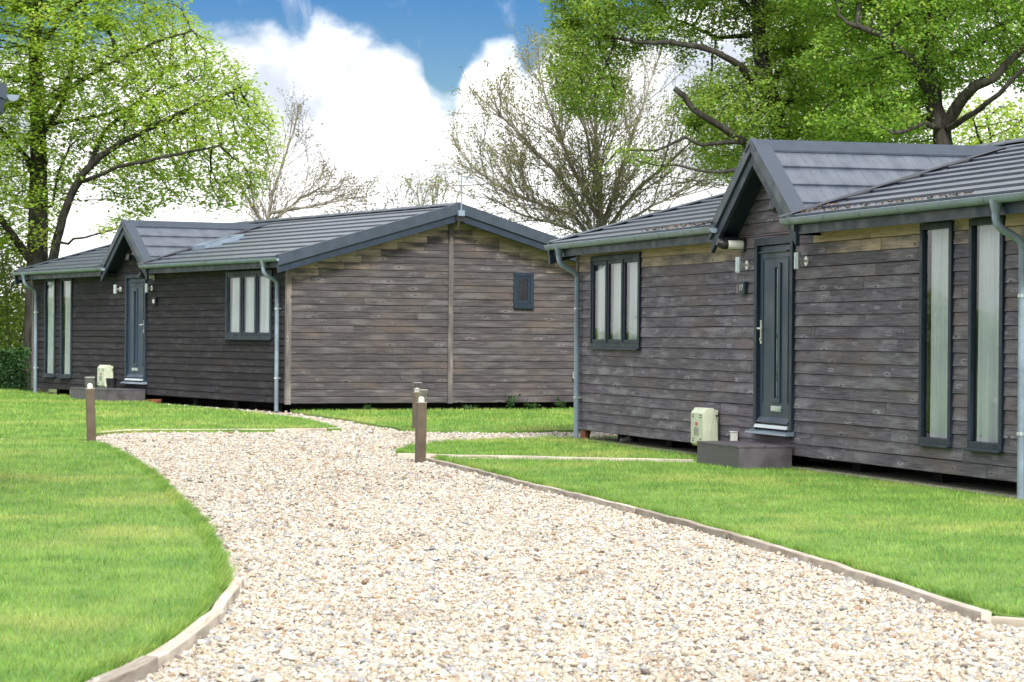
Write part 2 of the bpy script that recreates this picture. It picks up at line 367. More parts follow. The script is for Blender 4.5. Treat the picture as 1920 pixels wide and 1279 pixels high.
M['gravel'] = gravel_mat()
def pebble_mat():
    m, t, b = mat('pebble_stone'); oi = nd(t, 'ShaderNodeObjectInfo'); g = nd(t, 'ShaderNodeTexCoord').outputs['Object']
    c = ramp(t, oi.outputs['Random'], STONES); n = noise(t, g, 2.2, 4, .6)
    c = mixc(t, mathn(t, 'MULTIPLY', maprange(t, n, .45, .72), .35), c, (.36, .26, .18))
    wp = nd(t, 'ShaderNodeNewGeometry').outputs['Position']; pn = noise(t, wp, .9, 4, .6, (1., .55, 0.))
    c = mixc(t, mathn(t, 'MULTIPLY', maprange(t, pn, .50, .70), .30), c, (.22, .18, .14))          # dusty, trodden patches
    t.links.new(c, b.inputs['Base Color']); b.inputs['Roughness'].default_value = .65; b.inputs['Specular IOR Level'].default_value = .3
    return m
M['pebble'] = pebble_mat()
def ground_mat():
    m, t, b = mat('meadow_ground'); g = nd(t, 'ShaderNodeNewGeometry').outputs['Position']
    n = noise(t, g, .12, 5); n2 = noise(t, g, 2.5, 4)
    c = mixc(t, maprange(t, n, .35, .65), (.06, .115, .022), (.12, .17, .035)); c = mixc(t, mathn(t, 'MULTIPLY', maprange(t, n2, .5, .7), .5), c, (.05, .085, .02))
    t.links.new(c, b.inputs['Base Color']); b.inputs['Roughness'].default_value = .9
    return m
M['ground'] = ground_mat()

# ------------------------------------------------------------------ terrain, gravel, lawns
def sheet(name, xs, ys, dz, m, **kw):
    X, Y = np.meshgrid(xs, ys); Z = gh(Y)+dz; V = np.stack([X, Y, Z], -1).reshape(-1, 3); nx = len(xs)
    i = np.arange((len(ys)-1)*(nx-1)); r, c = i//(nx-1), i % (nx-1); a = r*nx+c
    return rawmesh(name, V, np.stack([a, a+1, a+nx+1, a+nx], 1), m, **kw)
sheet('ground', np.linspace(-900, 900, 61), np.concatenate([np.linspace(-60, 30, 7), np.linspace(32, 48, 9), np.linspace(60, 1600, 24)]), -.13, M['ground'], kind='structure')
sheet('gravel_bed', np.linspace(-16, 12, 15), np.concatenate([[2, 10, 20, 30], np.linspace(32, 48, 9), [54, 62]]), -.050, M['gravel'], kind='structure')

LAWN_A = [(-2.1, 3), (-1.9, 6.5), (-1.76, 9)]+[G(*p) for p in ((170, 1279), (255, 1243), (330, 1200), (385, 1150), (418, 1110), (428, 1088), (415, 1040), (385, 985), (340, 940), (290, 890), (235, 855), (190, 834), (130, 828), (65, 824))]+[(-15, 36.2), (-26, 36), (-26, 3)]
LAWN_B = [(-15, 37.3), G(60, 820), G(120, 824), G(165, 822), G(185, 812), G(230, 808), G(300, 806), G(480, 806), G(640, 803), G(606, 793), G(560, 783), G(500, 776), G(430, 769), G(350, 762), G(285, 757), (-7.0, 53.2), (-9.5, 57.6), (-11.2, 60.5), (-14, 80), (-40, 80), (-40, 37.3)]
LAWN_C = [G(545, 771), G(600, 779), G(650, 786), G(700, 795), G(750, 803), G(800, 806), G(900, 808), G(1000, 807), G(1075, 806), (3, 39.9), (7, 41), (16, 44), (16, 60), (0, 60), (-3.6, 47.2)]
LAWN_D = [G(745, 851), G(752, 845), G(775, 838), G(810, 833), G(860, 828), G(930, 824), G(1000, 823), G(1075, 822), (1.6, 37.0), (2.9, 32.0), (2.55, 30.75), G(1300, 862), G(1150, 859), G(1000, 856), G(860, 853)]
LAWN_E = [(9.5, 12.2), (4.5, 13.0)]+[G(*p) for p in ((1920, 1158), (1865, 1150), (1640, 1080), (1400, 1008), (1200, 955), (1000, 908), (880, 877), (812, 860), (830, 857), (1000, 861), (1200, 864), (1365, 869))]+[(2.55, 29.3), (3.6, 29.2), (5.3, 23.4), (7.0, 18), (9.5, 17)]
LAWNS = [('lawn', LAWN_A), ('lawn', LAWN_B), ('lawn', LAWN_C), ('lawn', LAWN_D), ('lawn', LAWN_E)]
def dens_poly(P, step=.35):
    out = []
    for i in range(len(P)):
        a, b = np.array(P[i]), np.array(P[(i+1) % len(P)]); L = np.linalg.norm(b-a); n = max(1, min(60, int(L/step)))
        for k in range(n): out.append(a+(b-a)*k/n)
    return np.array(out)
for nm, P in LAWNS:
    bm = bmesh.new(); Q = dens_poly(P); vs = [bm.verts.new((x, y, 0)) for x, y in Q]; bm.faces.new(vs)
    bmesh.ops.triangulate(bm, faces=bm.faces)
    for y in np.arange(33, 47, 1.5): bmesh.ops.bisect_plane(bm, geom=bm.verts[:]+bm.edges[:]+bm.faces[:], plane_co=(0, y, 0), plane_no=(0, 1, 0))
    be = [e for e in bm.edges if e.is_boundary]; r = bmesh.ops.extrude_edge_only(bm, edges=be)
    for v in [g for g in r['geom'] if isinstance(g, bmesh.types.BMVert)]: v.co.z = -.09
    for v in bm.verts: v.co.z += float(gh(v.co.y))
    bmesh.ops.recalc_face_normals(bm, faces=bm.faces)
    me = bpy.data.meshes.new(nm); bm.to_mesh(me); bm.free(); me.materials.append(M['grass'])
    if sum(p.normal.z*p.area for p in me.polygons) < 0: me.flip_normals()
    ca = me.color_attributes.new('tone', 'FLOAT_COLOR', 'POINT'); ca.data.foreach_set('color', np.tile([.42, .5, .5, 1], len(me.vertices)).astype(np.float32))
    o = bpy.data.objects.new(nm, me); COL.objects.link(o); tag(o, kind='structure')

def inside(P, x, y):
    P = np.asarray(P); r = np.zeros(len(x), bool); n = len(P); j = n-1
    for i in range(n):
        xi, yi = P[i]; xj, yj = P[j]; c = (yi > y) != (yj > y)
        with np.errstate(divide='ignore', invalid='ignore'): r ^= c & (x < (xj-xi)*(y-yi)/(yj-yi)+xi)
        j = i
    return r
RT, LT = .2703, .4926                                              # headings of the two lodges
R0, L0 = np.array([.9017, 36.2403, CAMZ-1.2414]), np.array([-3.8533, 45.8812, CAMZ-1.1712])
LEN, HALF = 13.85, 3.116
def under(o, t, mir, x, y, pad=-.1):
    dx, dy = x-o[0], y-o[1]; s = (dx*math.sin(t)-dy*math.cos(t))*mir; n = dx*math.cos(t)+dy*math.sin(t)
    return (s > -pad) & (s < LEN+pad) & (n > -pad) & (n < 6.3+pad)
def underany(x, y): return under(R0, RT, 1, x, y) | under(L0, LT, -1, x, y)

# grass blades: one stuff object per lawn, more blades where the lawn is near
def blades(P, n_try, xr, yr, hgt, wid, bias=1.0):
    u = rng.random(n_try)**bias; y = yr[0]+(yr[1]-yr[0])*u
    lo = np.maximum(xr[0], -.225*y-.6); hi = np.minimum(xr[1], .225*y+.6); x = lo+(hi-lo)*rng.random(n_try)
    # jittered outwards a little so the edge of the turf is ragged
    k = inside(P, x+rng.normal(0, .012, n_try), y+rng.normal(0, .03, n_try)) & ~underany(x, y) & (hi > lo); x, y = x[k], y[k]; n = len(x)
    h = hgt*rng.uniform(.5, 1.25, n)*(1+.25*(y-15)/30); w = wid*rng.uniform(.6, 1.3, n)*(1+np.maximum(0, y-14)/22)
    a = rng.uniform(0, 2*PI, n); ln = rng.uniform(.1, .9, n)*h; la = rng.uniform(0, 2*PI, n)
    b = np.stack([x, y, gh(y)-.004], 1); s = np.stack([np.cos(a), np.sin(a), 0*a], 1)*w[:, None]/2; tip = b+np.stack([np.cos(la)*ln, np.sin(la)*ln, h], 1)
    V = np.stack([b-s, b+s, tip], 1).reshape(-1, 3); Fc = np.arange(3*n).reshape(-1, 3)
    c = np.stack([rng.random(n), rng.random(n), rng.random(n)], 1); c = np.repeat(c, 3, 0); c[2::3, 0] = np.minimum(1, c[2::3, 0]+.15)
    return V, Fc, c
GR = [(LAWN_A, 190000, (-9, -1), (8.5, 36), .034, .0042, 1.25), (LAWN_B, 110000, (-14, -2), (35, 62), .035, .006, 1.0), (LAWN_C, 80000, (-5, 9), (38.5, 50), .038, .006, 1.0), (LAWN_D, 50000, (-1.6, 4), (30, 37.5), .034, .005, 1.0), (LAWN_E, 210000, (-1.2, 7), (12, 31.3), .032, .0042, 1.0)]
for P, n, xr, yr, h, w, b in GR:
    V, Fc, c = blades(P, n, xr, yr, h, w, b)
    rawmesh('grass', V, Fc, M['grass'], cols=c, kind='stuff')

# longer ragged blades that lean out over the edging
def fringe(P, sel, n, seed, lean=1.1, inset=-.012):
    rs = np.random.default_rng(seed); P = np.array(P); k = np.array(sel); a, b = P[k], P[k+1]; w = np.hypot(*(b-a).T); k = rs.choice(len(k), n, p=w/w.sum()); f = rs.random((n, 1)); c = a[k]*(1-f)+b[k]*f
    t = (b-a)[k]/w[k][:, None]; nr = np.stack([t[:, 1], -t[:, 0]], 1); sg = np.where(inside(P, *(c+nr*.05).T), -1., 1.)[:, None]; out = nr*sg
    tuft = .5+.5*np.sin(c[:, 1]*9+seed)*np.sin(c[:, 1]*3.7+c[:, 0]*5); h = rs.uniform(.025, .06, n)*(.5+tuft); base = c-out*rs.uniform(inset, .08, (n, 1)); ln = rs.uniform(.1, lean, (n, 1))*h[:, None]
    b3 = np.stack([base[:, 0], base[:, 1], gh(base[:, 1])-.004], 1); an = rs.uniform(0, 2*PI, n); s_ = np.stack([np.cos(an), np.sin(an), 0*an], 1)*.0022
    d2 = out*ln+rs.normal(0, .012, (n, 2)); tip = b3+np.stack([d2[:, 0], d2[:, 1], h], 1); V = np.stack([b3-s_, b3+s_, tip], 1).reshape(-1, 3); cc = np.repeat(rs.random((n, 3)), 3, 0)
    rawmesh('grass_fringe', V, np.arange(3*n).reshape(-1, 3), M['grass'], cols=cc, kind='stuff')
fringe(LAWN_A, range(7, 16), 20000, 5); fringe(LAWN_A, range(1, 8), 9000, 9, .6, .025); fringe(LAWN_E, range(2, 10), 14000, 6, .35, .025); fringe(LAWN_D, range(0, 7), 5000, 7)

# loose pebbles: points with a size and a turn, instanced inside one geometry-nodes object
def pebbles():
    X, Y = [], []
    for y0, y1, d in ((8.8, 13, 9000), (13, 18, 7800), (18, 24, 6000), (24, 31, 4200), (31, 42, 3400), (42, 57, 2400)):
        ym = (y0+y1)/2; xa, xb = max(-.235*y1-.5, -12), min(.235*y1+.5, 6.2); n = int((xb-xa)*(y1-y0)*d)
        X.append(rng.uniform(xa, xb, n)); Y.append(rng.uniform(y0, y1, n))
    x, y = np.concatenate(X), np.concatenate(Y); ok = (np.abs(x) < .225*y+.6) & ~underany(x, y)
    for _, P in LAWNS: ok &= ~inside(P, x, y)
    x, y = x[ok], y[ok]; n = len(x)
    s = np.clip(rng.lognormal(math.log(.0060), .44, n), .0032, .021)*(1+np.clip(y-26, 0, 20)/70)
    z = gh(y)-.050+s*rng.uniform(-.1, 1.1, n)+.006*np.sin(x*7.1+2*np.sin(y*1.3))*np.sin(y*5.3)
    me = bpy.data.meshes.new('gravel_stones'); me.vertices.add(n); me.vertices.foreach_set('co', np.stack([x, y, z], 1).astype(np.float32).ravel())
    a = me.attributes.new('turn', 'FLOAT_VECTOR', 'POINT'); e = np.stack([rng.normal(0, .35, n), rng.normal(0, .35, n), rng.uniform(0, 2*PI, n)], 1); a.data.foreach_set('vector', e.astype(np.float32).ravel())
    a = me.attributes.new('size', 'FLOAT_VECTOR', 'POINT'); e = np.stack([s*rng.uniform(.9, 1.5, n), s*rng.uniform(.75, 1.1, n), s*rng.uniform(.45, .8, n)], 1); a.data.foreach_set('vector', e.astype(np.float32).ravel())
    a = me.attributes.new('pick', 'INT', 'POINT'); a.data.foreach_set('value', rng.integers(0, 6, n).astype(np.int32))
    o = bpy.data.objects.new('gravel_stones', me); COL.objects.link(o); tag(o, kind='stuff')
    t = bpy.data.node_groups.new('pebble_spread', 'GeometryNodeTree')
    t.interface.new_socket('Geometry', in_out='INPUT', socket_type='NodeSocketGeometry'); t.interface.new_socket('Geometry', in_out='OUTPUT', socket_type='NodeSocketGeometry')
    gi, go = t.nodes.new('NodeGroupInput'), t.nodes.new('NodeGroupOutput')
    gti = t.nodes.new('GeometryNodeGeometryToInstance')
    for i in range(6):
        ic = t.nodes.new('GeometryNodeMeshIcoSphere'); ic.inputs['Radius'].default_value = 1; ic.inputs['Subdivisions'].default_value = 2
        sp_ = t.nodes.new('GeometryNodeSetPosition'); nz_ = t.nodes.new('ShaderNodeTexNoise'); nz_.noise_dimensions = '4D'; nz_.inputs['W'].default_value = i*7.3; nz_.inputs['Scale'].default_value = .95; nz_.inputs['Detail'].default_value = 1.
        sub = t.nodes.new('ShaderNodeVectorMath'); sub.operation = 'MULTIPLY_ADD'; sub.inputs[1].default_value = (1.6,)*3; sub.inputs[2].default_value = (-.8,)*3
        t.links.new(nz_.outputs['Color'], sub.inputs[0]); t.links.new(sub.outputs[0], sp_.inputs['Offset'])
        sh = t.nodes.new('GeometryNodeSetShadeSmooth'); sm = t.nodes.new('GeometryNodeSetMaterial'); sm.inputs['Material'].default_value = M['pebble']
        t.links.new(ic.outputs[0], sp_.inputs[0]); t.links.new(sp_.outputs[0], sh.inputs[0]); t.links.new(sh.outputs[0], sm.inputs[0]); t.links.new(sm.outputs[0], gti.inputs[0])
    m2p = t.nodes.new('GeometryNodeMeshToPoints'); iop = t.nodes.new('GeometryNodeInstanceOnPoints'); iop.inputs['Pick Instance'].default_value = True
    def na(n_, ty):
        q = t.nodes.new('GeometryNodeInputNamedAttribute'); q.data_type = ty; q.inputs[0].default_value = n_; return q.outputs[0]
    t.links.new(gi.outputs[0], m2p.inputs[0]); t.links.new(m2p.outputs[0], iop.inputs['Points']); t.links.new(gti.outputs[0], iop.inputs['Instance'])
    t.links.new(na('pick', 'INT'), iop.inputs['Instance Index']); t.links.new(na('size', 'FLOAT_VECTOR'), iop.inputs['Scale'])
    t.links.new(na('turn', 'FLOAT_VECTOR'), iop.inputs['Rotation'])
    t.links.new(iop.outputs[0], go.inputs[0])
    md = o.modifiers.new('spread', 'NODES'); md.node_group = t
    print('pebbles', n)
pebbles()

def leaf_mesh(C, size, rs, flat=.5, clump=None, aspect=.62):
    """one folded leaf per centre; flat -> how far the leaves lie level"""
    n = len(C); nrm = rs.normal(0, 1, (n, 3)); nrm[:, 2] = np.abs(nrm[:, 2])+flat*2.2; nrm /= np.linalg.norm(nrm, axis=1)[:, None]
    a = rs.normal(0, 1, (n, 3)); a -= nrm*(a*nrm).sum(1)[:, None]; a /= np.linalg.norm(a, axis=1)[:, None]; b = np.cross(nrm, a)
    L = size*rs.uniform(.65, 1.35, n)[:, None]; w = L*aspect*.5; fold = nrm*L*.10
    V = np.stack([C-a*L*.5, C-b*w+fold, C+a*L*.5, C+b*w+fold], 1).reshape(-1, 3); i = np.arange(n)[:, None]*4
    F_ = np.concatenate([i+np.array([[0, 1, 2]]), i+np.array([[0, 2, 3]])], 0)
    t = rs.random((n, 3)); 
    if clump is not None: t[:, 0] = np.clip(.55*clump+.45*t[:, 0], 0, 1); t[:, 1] = np.clip(.5*t[:, 1]+.25+.3*(clump-.5), 0, 1)
    return V, F_, np.repeat(t, 4, 0)

# ------------------------------------------------------------------ timber lodges
ROWH, SL, EY, EZ = .125, .282, -.33, 2.50                           # board exposure, roof slope, eave line
PC, PHW, PA, PB, PE = 7.41, 1.28, 3.36, 2.46, .27                    # porch: centre, half width, apex height, foot height, projection
PSL = (PA-PB)/PHW
def plane(y): return EZ+SL*(min(y, 2*HALF-y)-EY)
def boards(mb, P, lim, z0, z1, openings, fresh, rowh=ROWH):
    """lapped boards: P(a, e, z) places a point, lim(z) gives the clear width at a height"""
    r = random.Random(int(z1*1000)+len(openings)*17+mb.m)
    nrow = int((z1-z0)/rowh+.999)
    for i in range(nrow):
        za, zb = z0+i*rowh, min(z0+(i+1)*rowh, z1)
        L, R = lim(za); cuts = [L]
        x = L+r.uniform(.3, 3.2)
        while x < R-.25: cuts.append(x); x += r.uniform(2.0, 4.6)
        cuts.append(R+5)
        tones = [(r.random(), r.random()) for _ in cuts]; ej = [r.uniform(-.0025, .0025) for _ in cuts]; tj = [r.uniform(-.0022, .0022) for _ in cuts]
        bands = sorted({za, zb} | {z for o in openings for z in o[2:] if za < z < zb})
        for b0, b1 in zip(bands[:-1], bands[1:]):
            zm = (b0+b1)/2; iv = [lim(b0)+lim(b1)]
            ints = [(lim(zm)[0], lim(zm)[1])]
            for o in openings:
                if o[2] < zm < o[3]:
                    nx = []
                    for a, b in ints:
                        if o[1] <= a or o[0] >= b: nx.append((a, b))
                        else:
                            if o[0] > a: nx.append((a, o[0]))
                            if o[1] < b: nx.append((o[1], b))
                    ints = nx
            for a, b in ints:
                for k in range(len(cuts)-1):
                    p, q = max(a, cuts[k]+(.0015 if k else 0)), min(b, cuts[k+1]-.0015)
                    if q-p < .004: continue
                    def e(z): return .019+ej[k]-.013*(z-za)/rowh
                    pl = lim(b1)[0]-lim(zm)[0] if abs(p-lim(zm)[0]) < 1e-6 else 0; qr = lim(b1)[1]-lim(zm)[1] if abs(q-lim(zm)[1]) < 1e-6 else 0
                    pl0 = lim(b0)[0]-lim(zm)[0] if pl else 0; qr0 = lim(b0)[1]-lim(zm)[1] if qr else 0
                    n = max(1, int((q-p)/.45)); 
                    dz = [r.uniform(-.0012, .0012) for _ in range(n+1)]
                    for j in range(n):
                        x0, x1 = p+(q-p)*j/n, p+(q-p)*(j+1)/n
                        l0 = x0+(pl0 if j == 0 else 0); l1 = x0+(pl if j == 0 else 0); r0_ = x1+(qr0 if j == n-1 else 0); r1_ = x1+(qr if j == n-1 else 0)
                        s0, s1 = tj[k]*(x0-p)+dz[j], tj[k]*(x1-p)+dz[j+1]
                        col = (*tones[k], fresh((x0+x1)/2, zm)); gv = .0062 if b0 == za else 0.
                        if gv:                                      # open groove below each board
                            mb.poly([P(l0, -.022, b0-.004), P(r0_, -.022, b0-.004), P(r0_, -.022, b0+.03), P(l0, -.022, b0+.03)], [(l0, b0), (r0_, b0), (r0_, b0+.03), (l0, b0+.03)], col)
                        mb.poly([P(l0, e(b0), b0+gv+s0*(b0 == za)), P(r0_, e(b0), b0+gv+s1*(b0 == za)), P(r1_, e(b1), b1), P(l1, e(b1), b1)], [(l0, b0), (r0_, b0), (r1_, b1), (l1, b1)], col)
                        if b0 == za: mb.poly([P(l0, e(za), za+gv+s0), P(l0, -.022, za+gv+s0+.003), P(r0_, -.022, za+gv+s1+.003), P(r0_, e(za), za+gv+s1)], [(l0, za), (l0, za-.02), (r0_, za-.02), (r0_, za)], col)

def tiles(mb, s0, s1, ya, yb, zf, sgn=1, row=.37, phase=0., lift=.034):
    """stepped metal tile rows on a slope; ya<yb measured up the slope in plan, zf(y) plane height"""
    L = math.hypot(yb-ya, zf(yb)-zf(ya)); ux, uz = (yb-ya)/L, (zf(yb)-zf(ya))/L
    d = 0.; prof = []
    k = 0
    while d < L-1e-6:
        d1 = min(L, (k+1)*row-phase); h1 = .004+(lift-.004)*max(0, ((k+1)*row-phase-d1)/row)
        prof += [(d, .002), (d+.002, lift-.004), (d+.014, lift), (min(d+.05, d1), lift-.001), (d1, h1)]; d = d1; k += 1
    pts = [(ya+ux*p-uz*h, zf(ya)+uz*p+ux*h, p) for p, h in prof]
    return pts

def curtain(mb, s0, s1, z0, z1, y, amp=.026, per=.13, seed=0, part=None):
    r = random.Random(seed); n = max(10, int((s1-s0)/.012)); xs = [s0+(s1-s0)*i/n for i in range(n+1)]
    ph, ph2 = r.uniform(0, 6), r.uniform(0, 6); zs = [z0, z0+.12, z0+.5*(z1-z0), z1-.05, z1]
    def yy(x, z): return y+amp*(.6+.4*(z1-z)/(z1-z0))*(math.sin(x*2*PI/per+ph+.5*math.sin(x*9+ph2))+.45*math.sin(x*2*PI/(per*.43)+ph2))
    for i in range(n):
        for a, b in zip(zs[:-1], zs[1:]):
            mb.poly([(xs[i], yy(xs[i], a), a), (xs[i+1], yy(xs[i+1], a), a), (xs[i+1], yy(xs[i+1], b), b), (xs[i], yy(xs[i], b), b)], smooth=True)

def window(par, m, P, s0, s1, z0, z1, lights=1, seed=0, cur=1., sash=True, mat_f='frame', label=None):
    """P maps (a, y, z); y grows inwards. frame mesh > pane, curtain"""
    def bx(mb, a0, a1, y0, y1, b0, b1):
        c = [P(a, y, z) for a in (a0, a1) for y in (y0, y1) for z in (b0, b1)]
        for q in ((0, 1, 3, 2), (4, 6, 7, 5), (0, 4, 5, 1), (2, 3, 7, 6), (0, 2, 6, 4), (1, 5, 7, 3)): mb.poly([c[i] for i in q])
    W_, D0, D1 = .064, -.042, .03
    f = MB(m); bx(f, s0, s1, D0, D1, z0, z0+W_+.01); bx(f, s0, s1, D0, D1, z1-W_, z1)
    bx(f, s0, s0+W_, D0, D1, z0+W_+.01, z1-W_); bx(f, s1-W_, s1, D0, D1, z0+W_+.01, z1-W_)
    iw = (s1-s0-2*W_-(lights-1)*W_)/lights; pan = []
    for i in range(lights):
        a = s0+W_+i*(iw+W_); b = a+iw
        if i: bx(f, a-W_, a, D0, D1, z0+W_+.01, z1-W_)
        if sash:
            w = .048; y0, y1 = -.030, .028; zz0, zz1 = z0+W_+.01, z1-W_
            bx(f, a, b, y0, y1, zz0, zz0+w); bx(f, a, b, y0, y1, zz1-w, zz1); bx(f, a, a+w, y0, y1, zz0+w, zz1-w); bx(f, b-w, b, y0, y1, zz0+w, zz1-w)
            pan.append((a+w, b-w, zz0+w, zz1-w))
        else: pan.append((a, b, z0+W_+.01, z1-W_))
    # drip sill
    bx(f, s0-.005, s1+.005, -.075, D0, z0-.012, z0+.014)
    fo = f.build('window', M[mat_f], par, bevel=.006, label=label)
    for i, (a, b, c, d) in enumerate(pan):
        g = MB(m); g.poly([P(a, -.012, c), P(b, -.012, c), P(b, -.012, d), P(a, -.012, d)]); g.build('pane', M['glass'], fo)
    if cur:
        q = MB(m)
        class Q:                                                    # map the curtain through P
            def poly(s, pts, **k): q.poly([P(*p) for p in pts], **k)
        curtain(Q(), s0+W_+(s1-s0-2*W_)*(1-cur)*.5, s1-W_, z0+.02, z1-.02, .048, seed=seed)
        q.build('curtain', M['curtain'], fo)
    rm = MB(m); bx(rm, s0-.15, s1+.15, .60, .62, z0-.2, z1+.1); rm.build('room_back', M['room'], fo)
    return fo

def lodge(name, label, o, t, m, wall_m, gable_m, number, tones):
    root = empty(name, o, t-PI/2, label=label, category='lodge')
    F_ = lambda a, e, z: (a, -e, z)
    ops = [(.64, 2.74, 1.10, 2.32), (6.84, 7.99, .253, 2.353), (11.25, 11.96, .253, 2.35), (12.33, 13.03, .253, 2.35)]
    w = MB(m)
    def fr(a, z):
        if abs(a-PC) < 1.3: return .05
        return max(0., 1-(2.40-z)/.46)*tones*(1+.25*math.sin(a*1.9+1)*math.sin(a*.7))
    boards(w, F_, lambda z: (.05, LEN-.05), 0, 2.40, ops, fr)
    # porch gable boards above the eave line
    boards(w, F_, lambda z: (PC-max(.02, (PA-.12-z)/PSL), PC+max(.02, (PA-.12-z)/PSL)), 2.40, PA-.14, [], lambda a, z: .1*tones)
    w.build('front_wall', M[wall_m], root)
    for side in (0, 1):
        g = MB(m); X = 0 if side == 0 else LEN; sg = -1 if side == 0 else 1
        def glim(z):
            if z < plane(0)-.03: return (.05, 2*HALF-.05)
            yy = (z-(plane(0)-.03))/SL; return (min(yy+.05, HALF-.01), max(2*HALF-yy-.05, HALF+.01))
        P_ = lambda a, e, z: (X+sg*e, a, z)
        gops = [(4.387, 4.788, 1.70, 2.334)] if side == 0 else []
        boards(g, P_, glim, 0, plane(HALF)-.06, gops, lambda a, z: max(0., 1-(plane(a)-z-.05)/.80)*1.0, .1225)
        go = g.build('gable_wall', M[gable_m], root)
        b = MB(m)
        def cb(a0, a1, e0, e1, z0, z1, tone=.6):
            P8 = [(X+sg*e, a, z) for e in (e0, e1) for a in (a0, a1) for z in (z0, z1)]
            for q in ((0, 1, 3, 2), (4, 6, 7, 5), (0, 4, 5, 1), (2, 3, 7, 6), (0, 2, 6, 4), (1, 5, 7, 3)):
                pts = [P8[i] for i in q]; b.poly(pts, [(p[2], p[1]+p[0]) for p in pts], (tone, tone, .15))
        for args in ((HALF-.045, HALF+.045, -.01, .045, -.01, plane(HALF)-.07, .5), (-.032, .05, -.05, .034, -.012, 2.40, .75), (2*HALF-.05, 2*HALF+.032, -.05, .034, -.012, 2.40, .7)):
            b = MB(m); cb(*args); b.build('batten', M['batten'], root)
        if side == 0:
            Pg = lambda a, y, z: (y, a, z)
            window(root, m, Pg, 4.387, 4.788, 1.70, 2.334, 1, 5, cur=0)
    # back wall, floor, hidden frame coloured near-black for the shade underneath
    b = MB(m); boards(b, lambda a, e, z: (a, 2*HALF+e, z), lambda z: (.05, LEN-.05), 0, 2.40, [], lambda a, z: 0., .125); b.build('back_wall', M[wall_m], root)
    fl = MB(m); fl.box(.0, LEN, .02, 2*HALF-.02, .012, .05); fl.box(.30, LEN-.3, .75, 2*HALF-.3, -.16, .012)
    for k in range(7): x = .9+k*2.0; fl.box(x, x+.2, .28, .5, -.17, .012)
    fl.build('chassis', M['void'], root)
    # windows and curtains
    Pf = lambda a, y, z: (a, y, z)
    window(root, m, Pf, .64, 2.74, 1.10, 2.32, 3, 1, label='wide three-light window with white curtains')
    window(root, m, Pf, 11.25, 11.96, .253, 2.35, 1, 2, sash=False, label='tall narrow window with white curtain'); window(root, m, Pf, 12.33, 13.03, .253, 2.35, 1, 3, sash=False, label='tall narrow window with white curtain')
    # door: leaf > frame, pane, handle, letter plate, threshold
    a0, a1, z0, z1 = 6.84, 7.99, .253, 2.353
    d = MB(m); l0, l1 = a0+.09, a1-.09
    sl0, sl1, sz0, sz1 = 7.42, 7.53, .60, 2.02
    for bx_ in ((l0, sl0-.05, -.012, .04, z0+.06, z1-.09), (sl1+.05, l1, -.012, .04, z0+.06, z1-.09), (sl0-.05, sl1+.05, -.012, .04, z0+.06, sz0-.05), (sl0-.05, sl1+.05, -.012, .04, sz1+.05, z1-.09),
                (sl0-.05, sl0, -.028, .03, sz0-.05, sz1+.05), (sl1, sl1+.05, -.028, .03, sz0-.05, sz1+.05), (sl0, sl1, -.028, .03, sz0-.05, sz0), (sl0, sl1, -.028, .03, sz1, sz1+.05),
                (l0+.10, l0+.115, -.020, -.012, z0+.30, z1-.22), (l1-.115, l1-.10, -.020, -.012, z0+.30, z1-.22), (l0+.115, l1-.115, -.020, -.012, z1-.235, z1-.22), (l0+.05, l1-.08, -.050, -.012, z1-.165, z1-.150)):
        d.box(*bx_)
    do = d.build('door', M['door'], root, bevel=.004, label='dark blue-grey front door with a slim upright glass slot')
    f = MB(m)
    f.box(a0, a0+.08, -.05, .07, z0, z1-.08); f.box(a1-.08, a1, -.05, .07, z0, z1-.08); f.box(a0, a1, -.05, .07, z1-.08, z1); f.box(l0-.01, l1+.01, .045, .06, z0, z1-.08)
    f.build('door_frame', M['frame'], do, bevel=.005)
    p = MB(m); p.poly([(sl0, .0, sz0), (sl1, .0, sz0), (sl1, .0, sz1), (sl0, .0, sz1)]); p.build('pane', M['glass'], do)
    p = MB(m); p.box(sl0+.03, sl0+.042, -.012, -.004, sz0, sz1); p.build('glazing_strip', M['alu'], do)
    h = MB(m); hx = l0+.055; h.box(hx-.018, hx+.018, -.022, -.012, 1.19, 1.45); h.tube([(hx, -.02, 1.36), (hx, -.06, 1.36), (hx+.03, -.066, 1.36), (hx+.125, -.062, 1.355)], .011, 8); h.tube([(hx, -.022, 1.24), (hx, -.032, 1.24)], .014, 8); h.build('handle', M['steel'], do)
    h = MB(m); h.box(7.33, 7.62, -.030, -.012, .455, .515); h.box(7.345, 7.605, -.036, -.030, .465, .505); h.build('letter_plate', M['alu'], do, bevel=.004)
    h = MB(m); h.hexa([(l0+.02, -.012, .33), (l1-.02, -.012, .33), (l1-.02, -.055, .33), (l0+.02, -.055, .33)], [(l0+.02, -.012, .39), (l1-.02, -.012, .39), (l1-.02, -.02, .39), (l0+.02, -.02, .39)]); h.build('weather_bar', M['door'], do)
    h = MB(m); h.hexa([(a0+.08, -.012, .27), (a1-.08, -.012, .27), (a1-.08, -.075, .27), (a0+.08, -.075, .27)], [(a0+.08, -.012, .315), (a1-.08, -.012, .315), (a1-.08, -.060, .305), (a0+.08, -.060, .305)]); h.build('threshold', M['alu'], do)
    h = MB(m); h.hexa([(a0-.06, -.02, .205), (a1+.02, -.02, .205), (a1+.02, -.125, .205), (a0-.06, -.125, .205)], [(a0-.06, -.02, .253), (a1+.02, -.02, .253), (a1+.02, -.12, .225), (a0-.06, -.12, .225)]); h.build('door_sill', M['gutter'], do)
    # main roof
    rf = MB(m); G0, G1 = -.33, LEN+.33; c0, c1 = PC-1.08, PC+1.08
